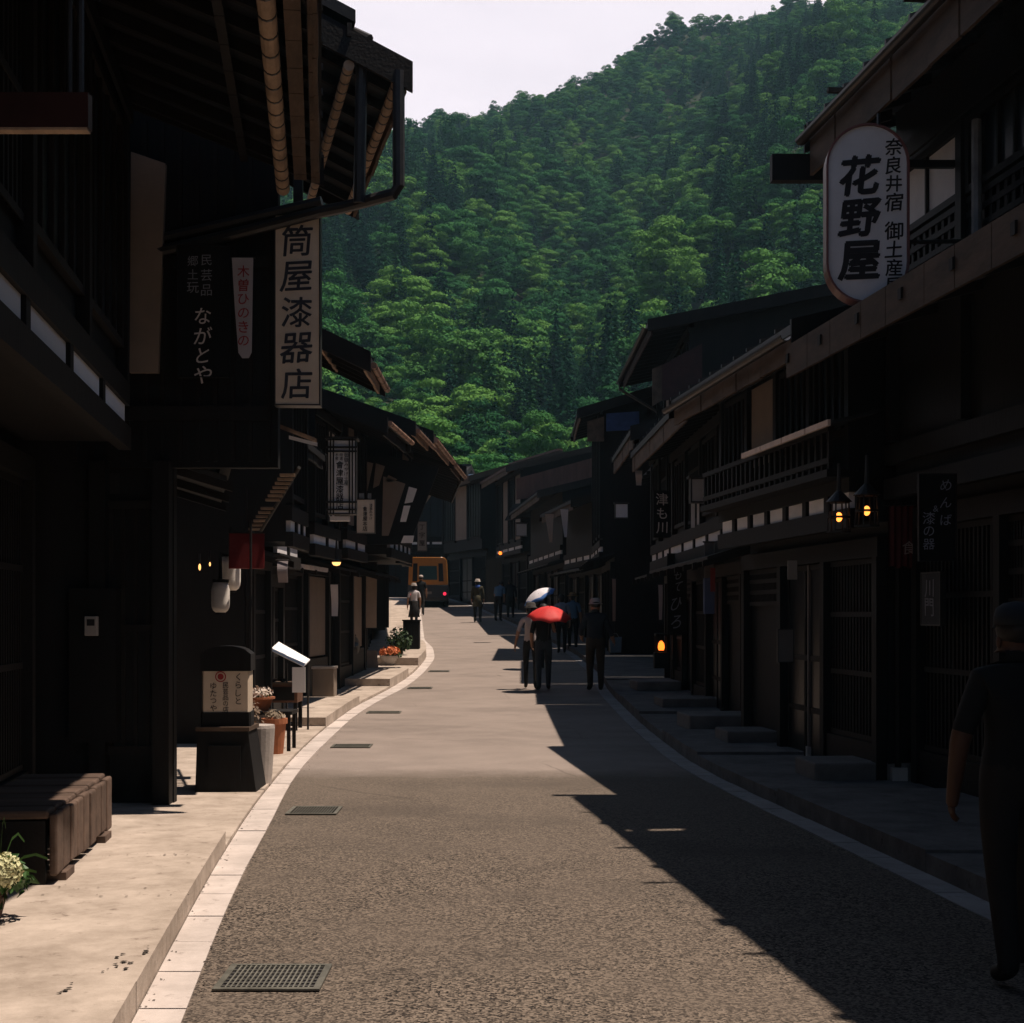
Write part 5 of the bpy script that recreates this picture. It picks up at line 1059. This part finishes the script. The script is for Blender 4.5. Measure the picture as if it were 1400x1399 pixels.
e, J, k = person('walker in olive coat with pale hat and blue scarf in mid street', bp(653, 0, 56.3), 1.62, R(0), GREEN, DKT, SKIN, .95, 'walk', None, hat=(HATP, 'hat'), hair=(HAIR, .2), build=1.18, skirt=(.62, .21, GREEN))
hc = J['neck'][0]; MB().lathe([(.11, -.06), (.12, -.02), (.10, .03), (.075, .05)], (hc.x, hc.y, hc.z - .01), 16).build('scarf', M('blue_scarf', (.05, .12, .42), .9, .15, 6), e)
person('stooping person in a light blue shirt with a dark shoulder strap', bp(681, 0, 57), 1.62, R(-20), LBL, DKT, SKIN, .5, 'stand', {'R': ((.2, .1, 1.12), (.16, .25, 1.0)), 'L': ((.2, .1, 1.12), (.16, .25, 1.0))}, bend=R(28), hair=(HAIR, 0), build=1.15)
person('person in navy standing next to the stooping person in light blue', bp(698, 0, 57.6), 1.6, R(10), NAVYS, DKT, SKIN, .9, 'stand', None, hair=(HAIR, .2), build=1.1)
person('woman in white top and dark skirt with a red shoulder strap at the left bend', bp(566, 0, 52), 1.6, R(10), M('white_top', (.6, .55, .55), .9, .1, 5), DKT, SKIN, .4, 'walk', None, hair=(HAIR, .5), hat=(HATP, 'hat'), skirt=(.45, .22, DKT))
person('person in dark clothes with a white cap walking in front of the minibus', bp(575.5, 0, 61), 1.62, R(0), DK, DKT, SKIN, .5, 'walk2', None, hat=(HATP, 'cap'), hair=(HAIR, 0), build=1.1)

# ------------------------------------------------------------------ the wooded mountain behind the town
def hill_z(X, Y):
    # ridge line at Y = 470 climbs to the right; a spur runs down towards the street
    t = np.clip((Y - 105) / 365, 0, 1.25); ridge = np.interp(X, [-190, -80, -36, 0, 23.5, 47, 70, 90, 99, 113, 129, 330], [95, 135, 150, 163, 172, 183, 192, 194, 189, 196, 205, 300])
    base = 5 + (ridge - 5) * np.where(t <= 1, t ** 1.12, 1 - (t - 1) * .9)
    sp = np.exp(-((X - (40 + (Y - 200) * .30)) / 26) ** 2) * 16 * np.sin(np.clip(t, 0, 1) * np.pi)
    gu = -np.exp(-((X - (8 + (Y - 200) * .12)) / 22) ** 2) * 13 * np.sin(np.clip(t, 0, 1) * np.pi)
    sp2 = np.exp(-((X - (-25 + (Y - 200) * -.05)) / 25) ** 2) * 9 * np.sin(np.clip(t, 0, 1) * np.pi)
    nz = 3.2 * np.sin(X * .061 + Y * .023) * np.sin(Y * .043 - X * .02) + 2.2 * np.sin(X * .13 + 1.3) * np.sin(Y * .11 + .4)
    return base + sp + gu + sp2 + nz * np.clip(t * 3, 0, 1)
gx = np.linspace(-190, 330, 105); gy = np.linspace(100, 620, 105); GX, GY = np.meshgrid(gx, gy); GZ = hill_z(GX, GY)
hv = np.stack([GX, GY, GZ], -1).reshape(-1, 3); nx_ = len(gx)
hf = [(j * nx_ + i, j * nx_ + i + 1, (j + 1) * nx_ + i + 1, (j + 1) * nx_ + i) for j in range(len(gy) - 1) for i in range(nx_ - 1)]
ho = MB().add(hv.tolist(), hf).build('hill', M('forest_floor', (.022, .032, .014), .95, .4, .2), smooth=True); ho['kind'] = 'structure'

def leaf_mat(name, c0, c1, c2):
    m = bpy.data.materials.new(name); m.use_nodes = True; t = m.node_tree; p = t.nodes['Principled BSDF']; L = t.links.new
    a = t.nodes.new('ShaderNodeAttribute'); a.attribute_type = 'INSTANCER'; a.attribute_name = 'tint'
    oi = t.nodes.new('ShaderNodeObjectInfo'); tc = t.nodes.new('ShaderNodeTexCoord')
    n = t.nodes.new('ShaderNodeTexNoise'); n.inputs['Scale'].default_value = .9; n.inputs['Detail'].default_value = 3; L(tc.outputs['Object'], n.inputs[0])
    ad = t.nodes.new('ShaderNodeMath'); ad.operation = 'ADD'; L(a.outputs['Fac'], ad.inputs[0]); L(oi.outputs['Random'], ad.inputs[1])
    fr = t.nodes.new('ShaderNodeMath'); fr.operation = 'FRACT'; L(ad.outputs[0], fr.inputs[0])
    m2 = t.nodes.new('ShaderNodeMath'); m2.operation = 'MULTIPLY_ADD'; m2.inputs[1].default_value = .35; m2.inputs[2].default_value = 0; L(n.outputs[0], m2.inputs[0])
    m3 = t.nodes.new('ShaderNodeMath'); m3.operation = 'MULTIPLY_ADD'; m3.inputs[1].default_value = .75; L(fr.outputs[0], m3.inputs[0]); L(m2.outputs[0], m3.inputs[2])
    r = t.nodes.new('ShaderNodeValToRGB'); e = r.color_ramp.elements; e[0].position = .15; e[0].color = (*c0, 1); e[1].position = .85; e[1].color = (*c2, 1); q = e.new(.5); q.color = (*c1, 1); L(m3.outputs[0], r.inputs[0])
    L(r.outputs[0], p.inputs['Base Color']); p.inputs['Roughness'].default_value = .9; p.inputs['Specular IOR Level'].default_value = .03
    tr = t.nodes.new('ShaderNodeBsdfTranslucent'); L(r.outputs[0], tr.inputs[0]); mx = t.nodes.new('ShaderNodeMixShader'); mx.inputs[0].default_value = .14
    out = t.nodes['Material Output']; L(p.outputs[0], mx.inputs[1]); L(tr.outputs[0], mx.inputs[2]); L(mx.outputs[0], out.inputs[0]); return m
BL = leaf_mat('broadleaf', (.018, .080, .032), (.042, .150, .044), (.118, .262, .056)); CF = leaf_mat('conifer', (.006, .036, .024), (.013, .060, .032), (.034, .11, .042))
def quads(P, N, S, q):
    """many leaf-clump quads as numpy arrays"""
    n = len(P); N = N / np.linalg.norm(N, axis=1, keepdims=True); A = q.normal(size=(n, 3)); U = np.cross(N, A); U /= np.linalg.norm(U, axis=1, keepdims=True) + 1e-9; V = np.cross(N, U)
    S = S[:, None]; bend = N * S * .18
    c = np.stack([P - U * S * .5 - V * S * .12, P + V * S * .45 + bend, P + U * S * .5 - V * S * .1, P - V * S * .45 - bend * .5], 1).reshape(-1, 3)
    return c
def mesh_np(name, verts, mat):
    n = len(verts) // 4; me = bpy.data.meshes.new(name); me.vertices.add(len(verts)); me.vertices.foreach_set('co', verts.astype(np.float32).ravel())
    me.loops.add(4 * n); me.loops.foreach_set('vertex_index', np.arange(4 * n, dtype=np.int32)); me.polygons.add(n); me.polygons.foreach_set('loop_start', np.arange(0, 4 * n, 4, dtype=np.int32))
    me.update(calc_edges=True); me.materials.append(mat); return me
def broad_crown(seed, dens=1.0, R_=4.6, H=9.5, flat=.55, br_=(.18, .34), nb=26):
    q = np.random.default_rng(seed); P, N, S = [], [], []
    lop = q.normal(0, .22, 2)
    for i in range(nb):
        a = q.uniform(0, 2 * np.pi); zf = q.uniform(.22, .98); prof = np.sqrt(max(.03, 1 - ((zf - .42) / .60) ** 2)); rr = R_ * prof * np.sqrt(q.uniform(.05, 1)) * q.uniform(.75, 1.1)
        c = np.array([rr * np.cos(a) + lop[0] * R_ * zf, rr * np.sin(a) + lop[1] * R_ * zf, H * zf * q.uniform(.9, 1.1)]); br = R_ * q.uniform(*br_); n = int(480 * dens * (br / 1.6) ** 1.7) + 12
        d = q.normal(size=(n, 3)); d[:, 2] = np.abs(d[:, 2]) * .9 - .3; d /= np.linalg.norm(d, axis=1, keepdims=True)
        rad = br * q.uniform(.55, 1.12, n) ** .7; p = c + d * rad[:, None] * np.array([1.2, 1.2, flat]) - np.array([0, 0, 1]) * (np.linalg.norm(d[:, :2], axis=1) * rad)[:, None] * .18
        P.append(p); N.append(d * .9 + q.normal(size=(n, 3)) * .27 + np.array([0, 0, .35])); S.append(q.uniform(.16, .40, n) / dens ** .4)
    return quads(np.concatenate(P), np.concatenate(N), np.concatenate(S), q)
def conifer_crown(seed, dens=1.0, R_=2.5, H=14):
    q = np.random.default_rng(seed); P, N, S = [], [], []
    tiers = int(q.integers(17, 23))
    for i in range(tiers):
        t = i / (tiers - 1); z = H * (.12 + .88 * t); r = R_ * (1 - t) ** .85 + .18; nbr = max(4, int(9 * (1 - t) + 4)); a0 = q.uniform(0, 6.3)
        for b in range(nbr):
            a = a0 + 2 * np.pi * b / nbr + q.normal(0, .2); L_ = r * q.uniform(.7, 1.12); n = max(4, int(17 * dens * L_ / 1.3))
            u = q.uniform(.15, 1, n); p = np.stack([np.cos(a) * L_ * u, np.sin(a) * L_ * u, z - L_ * u ** 1.5 * .42 + q.normal(0, .08, n)], 1); p[:, :2] += q.normal(0, .13, (n, 2)) * (L_ * .6)
            P.append(p); N.append(np.stack([np.cos(a) * .5 + q.normal(0, .35, n), np.sin(a) * .5 + q.normal(0, .35, n), np.full(n, .8)], 1)); S.append(q.uniform(.24, .46, n) / dens ** .4)
    return quads(np.concatenate(P), np.concatenate(N), np.concatenate(S), q)
def trunk_mesh(h, r, seed):
    q = random.Random(seed); m = MB(); m.tube([(0, 0, -1.0), (.1, 0, h * .3), (q.uniform(-.3, .3), q.uniform(-.3, .3), h * .85)], [r, r * .8, r * .25], 8)
    for i in range(7):
        a = q.uniform(0, 6.3); z = h * q.uniform(.3, .7); l = h * .28; m.tube([(0, 0, z), (l * .5 * math.cos(a), l * .5 * math.sin(a), z + l * .35), (l * math.cos(a), l * math.sin(a), z + l * .75)], [r * .4, r * .28, r * .08], 6)
    me = bpy.data.meshes.new('trunk'); me.from_pydata(m.v, [], m.f); me.update(); me.materials.append(BARK); return me
pc = bpy.data.collections.new('tree_kinds')
protos = [mesh_np('crown', broad_crown(11, 1.0, 4.4, 9.5), BL), mesh_np('crown', broad_crown(12, 1.0, 5.0, 8.5, .42), BL), mesh_np('crown', broad_crown(13, 1.0, 3.6, 11.5, .7, (.2, .36), 22), BL), mesh_np('crown', broad_crown(14, 1.0, 5.4, 8, .38, (.16, .3), 30), BL),
          mesh_np('crown', broad_crown(15, 1.0, 3.0, 10, .8, (.24, .4), 18), BL), mesh_np('crown', broad_crown(16, 1.0, 4.0, 7, .6), BL), mesh_np('crown', conifer_crown(21), CF), mesh_np('crown', conifer_crown(22, 1, 2.2, 15), CF), mesh_np('crown', conifer_crown(23, 1, 2.9, 12.5), CF), mesh_np('crown', conifer_crown(24, 1.3, 3.3, 13), CF)]
for i, me in enumerate(protos):
    o = bpy.data.objects.new('kind_%02d' % i, me); pc.objects.link(o)
q = np.random.default_rng(5); pts = []; N_ = 16000
for _ in range(N_ * 3):
    if len(pts) >= N_: break
    Y = 124 + 434 * q.random() ** .8; xl, xr = (360 - 700) / 2000 * Y - 12, (1300 - 700) / 2000 * Y + 14; X = q.uniform(xl, xr); pts.append((X, Y))
pts = np.array(pts)
# keep trees apart: a coarse grid thinning
cell = {}; keep = []
for i, (X, Y) in enumerate(pts):
    gs = 4.3 if Y < 300 else 4.0 if Y < 400 else 3.2
    c = (gs, int(X // gs), int(Y // (gs * 1.1)))
    if c in cell: continue
    cell[c] = 1; keep.append(i)
pts = pts[keep] + q.normal(0, 1.0, (len(keep), 2)); n = len(pts); Z = hill_z(pts[:, 0], pts[:, 1]) - .6
PX, PY = pts[:, 0], pts[:, 1]
patch = .75 * np.sin(PX * .075 + PY * .03 + 1) * np.sin(PY * .047 - PX * .02 + .5) + q.normal(0, .42, n) + 1.1 * np.exp(-((PX - 4) / 11) ** 2 - ((PY - 150) / 26) ** 2) + .7 * np.exp(-((PX + 28) / 16) ** 2 - ((PY - 215) / 20) ** 2)
isc = (patch > .22) & (q.random(n) < np.interp(PY, [380, 450], [1, .35])); kind = np.where(isc, q.integers(6, 10, n), q.integers(0, 6, n)).astype(np.int32)
scl = np.where(isc, q.uniform(.45, .95, n), q.uniform(.45, .85, n) + .35 * (q.random(n) > .82)) * np.interp(PY, [150, 300, 450], [1.0, 1.12, .68]) * np.where(isc, np.interp(PY, [400, 450], [1, .7]), 1); rz = q.uniform(0, 6.28, n); tint = q.random(n)
me = bpy.data.meshes.new('forest'); me.vertices.add(n); me.vertices.foreach_set('co', np.stack([pts[:, 0], pts[:, 1], Z], 1).astype(np.float32).ravel())
for nm, ty, arr in (('kind', 'INT', kind), ('rz', 'FLOAT', rz), ('scl', 'FLOAT', scl), ('tint', 'FLOAT', tint)):
    a = me.attributes.new(nm, ty, 'POINT'); a.data.foreach_set('value', arr.astype(np.int32 if ty == 'INT' else np.float32))
fo = bpy.data.objects.new('forest', me); COL.objects.link(fo); tag(fo, 'dense mixed green forest covering the mountainside behind the town', 'forest', kind='stuff')
ng = bpy.data.node_groups.new('scatter', 'GeometryNodeTree'); ng.interface.new_socket('Geometry', in_out='INPUT', socket_type='NodeSocketGeometry'); ng.interface.new_socket('Geometry', in_out='OUTPUT', socket_type='NodeSocketGeometry')
gi = ng.nodes.new('NodeGroupInput'); go = ng.nodes.new('NodeGroupOutput'); ip = ng.nodes.new('GeometryNodeInstanceOnPoints'); ci = ng.nodes.new('GeometryNodeCollectionInfo')
ci.inputs['Collection'].default_value = pc; ci.inputs['Separate Children'].default_value = True; ci.inputs['Reset Children'].default_value = True
ip.inputs['Pick Instance'].default_value = True
def natt(nm, ty):
    a = ng.nodes.new('GeometryNodeInputNamedAttribute'); a.data_type = ty; a.inputs['Name'].default_value = nm; return a.outputs['Attribute']
cx_ = ng.nodes.new('ShaderNodeCombineXYZ'); er = ng.nodes.new('FunctionNodeEulerToRotation'); K = ng.links.new
K(natt('rz', 'FLOAT'), cx_.inputs[2]); K(cx_.outputs[0], er.inputs[0]); K(gi.outputs[0], ip.inputs['Points']); K(ci.outputs[0], ip.inputs['Instance']); K(natt('kind', 'INT'), ip.inputs['Instance Index']); K(er.outputs[0], ip.inputs['Rotation']); K(natt('scl', 'FLOAT'), ip.inputs['Scale']); K(ip.outputs[0], go.inputs[0])
fo.modifiers.new('scatter', 'NODES').node_group = ng

# nearer trees one can tell apart, behind the roofs
TG = 'trees standing behind the roofs'
bm1 = [mesh_np('crown', broad_crown(31 + i, 2.4, 4.4, 9.5, .5), BL) for i in range(3)]; bm2 = [mesh_np('crown', conifer_crown(41 + i, 2.2, 2.6, 13), CF) for i in range(2)]
tm = [trunk_mesh(8, .28, 1), trunk_mesh(12, .2, 2)]
def tree(name, label, px, pytop, Y, h, crown, trunk, base_h, wide=1.0, rz=0):
    top = at(px, pytop, Y); s = h / base_h; e = thing(name, label, 'tree', (top.x, Y, top.z - h), rz, TG)
    c = bpy.data.objects.new('crown', crown); link(c, e); c.scale = (s * wide, s * wide, s); t = bpy.data.objects.new('trunk', trunk); link(t, e); t.scale = (s, s, s)
for i, (nm, lab, px, py, Y, h, cr_, tr_, bh, wd_) in enumerate((
    ('pine_tree', 'bright spreading tree rising over the roof ridge left of the street end', 578, 568, 92, 8, bm1[0], tm[0], 10.5, 1.35),
    ('pine_tree', 'flat topped green tree directly above the far left roofs', 622, 590, 96, 7, bm1[1], tm[0], 10.5, 1.3),
    ('broadleaf_tree', 'low bright green tree above the blue glazed tiles', 655, 618, 92, 6, bm1[2], tm[0], 10.5, 1.2),
    ('conifer_tree', 'slender fresh green conifer between two dark conifers', 690, 585, 108, 9, bm2[0], tm[1], 13.5, 1.3),
    ('broadleaf_tree', 'pale feathery tree standing before the dark hollow of the mountain', 722, 562, 112, 10, bm1[0], tm[0], 10.5, .85),
    ('conifer_tree', 'dark conifer just left of the brown gabled house', 762, 585, 118, 9, bm2[1], tm[1], 13.5, 1.2),
    ('conifer_tree', 'small dark conifer partly behind the reddish roof verge', 745, 605, 120, 8, bm2[0], tm[1], 13.5, 1.3),
    ('broadleaf_tree', 'round green tree peeping past the brown gabled house', 800, 575, 125, 9, bm1[1], tm[0], 10.5, 1.0),
    ('broadleaf_tree', 'round pale tree immediately right of the long cream sign', 468, 400, 170, 15, bm1[2], tm[0], 10.5, .9),
    ('broadleaf_tree', 'leafy tree beside the stubby stepped roof end', 545, 520, 150, 12, bm1[0], tm[0], 10.5, 1.0))):
    tree(nm, lab, px, py, Y, h, cr_, tr_, bh, wd_, i * 1.3)

# lattice mast on the ridge
Ym = 468; pm = at(1095, 30, Ym)
e = thing('power_pylon', 'thin lattice power pylon on the mountain ridge at the top', 'pylon', tuple(pm)); m = MB()
for s in ((-1, -1), (1, -1), (1, 1), (-1, 1)): m.tube([(s[0] * 2.6, s[1] * 2.6, -8), (s[0] * .7, s[1] * .7, 12), (s[0] * .3, s[1] * .3, 20)], .12, 5)
for z in (-2, 2, 6, 9, 12, 15): 
    r1 = 2.6 - 1.9 * (z + 8) / 20 if z < 12 else .5; m.tube([(-r1, -r1, z), (r1, -r1, z + 2.5)], .08, 4); m.tube([(r1, -r1, z), (-r1, -r1, z + 2.5)], .08, 4)
m.build('mast', METG, e)
for z, l in ((6.5, 5), (11, 4), (15.5, 3)): MB().tube([(-l, 0, z), (l, 0, z)], .13, 5).build('cross_arm', METG, e)

# valley haze
hz_ = MB().box(-420, 460, -40, 640, -2.5, 330).build('haze', None); tag(hz_, 'thin blue valley haze in front of the wooded mountain', 'haze', kind='stuff')
m = bpy.data.materials.new('haze'); m.use_nodes = True; t = m.node_tree; t.nodes.clear(); ou = t.nodes.new('ShaderNodeOutputMaterial'); pv = t.nodes.new('ShaderNodeVolumePrincipled')
pv.inputs['Color'].default_value = (.45, .78, 1, 1); pv.inputs['Density'].default_value = 0.00024; pv.inputs['Anisotropy'].default_value = .2; t.links.new(pv.outputs[0], ou.inputs['Volume']); hz_.data.materials.append(m)
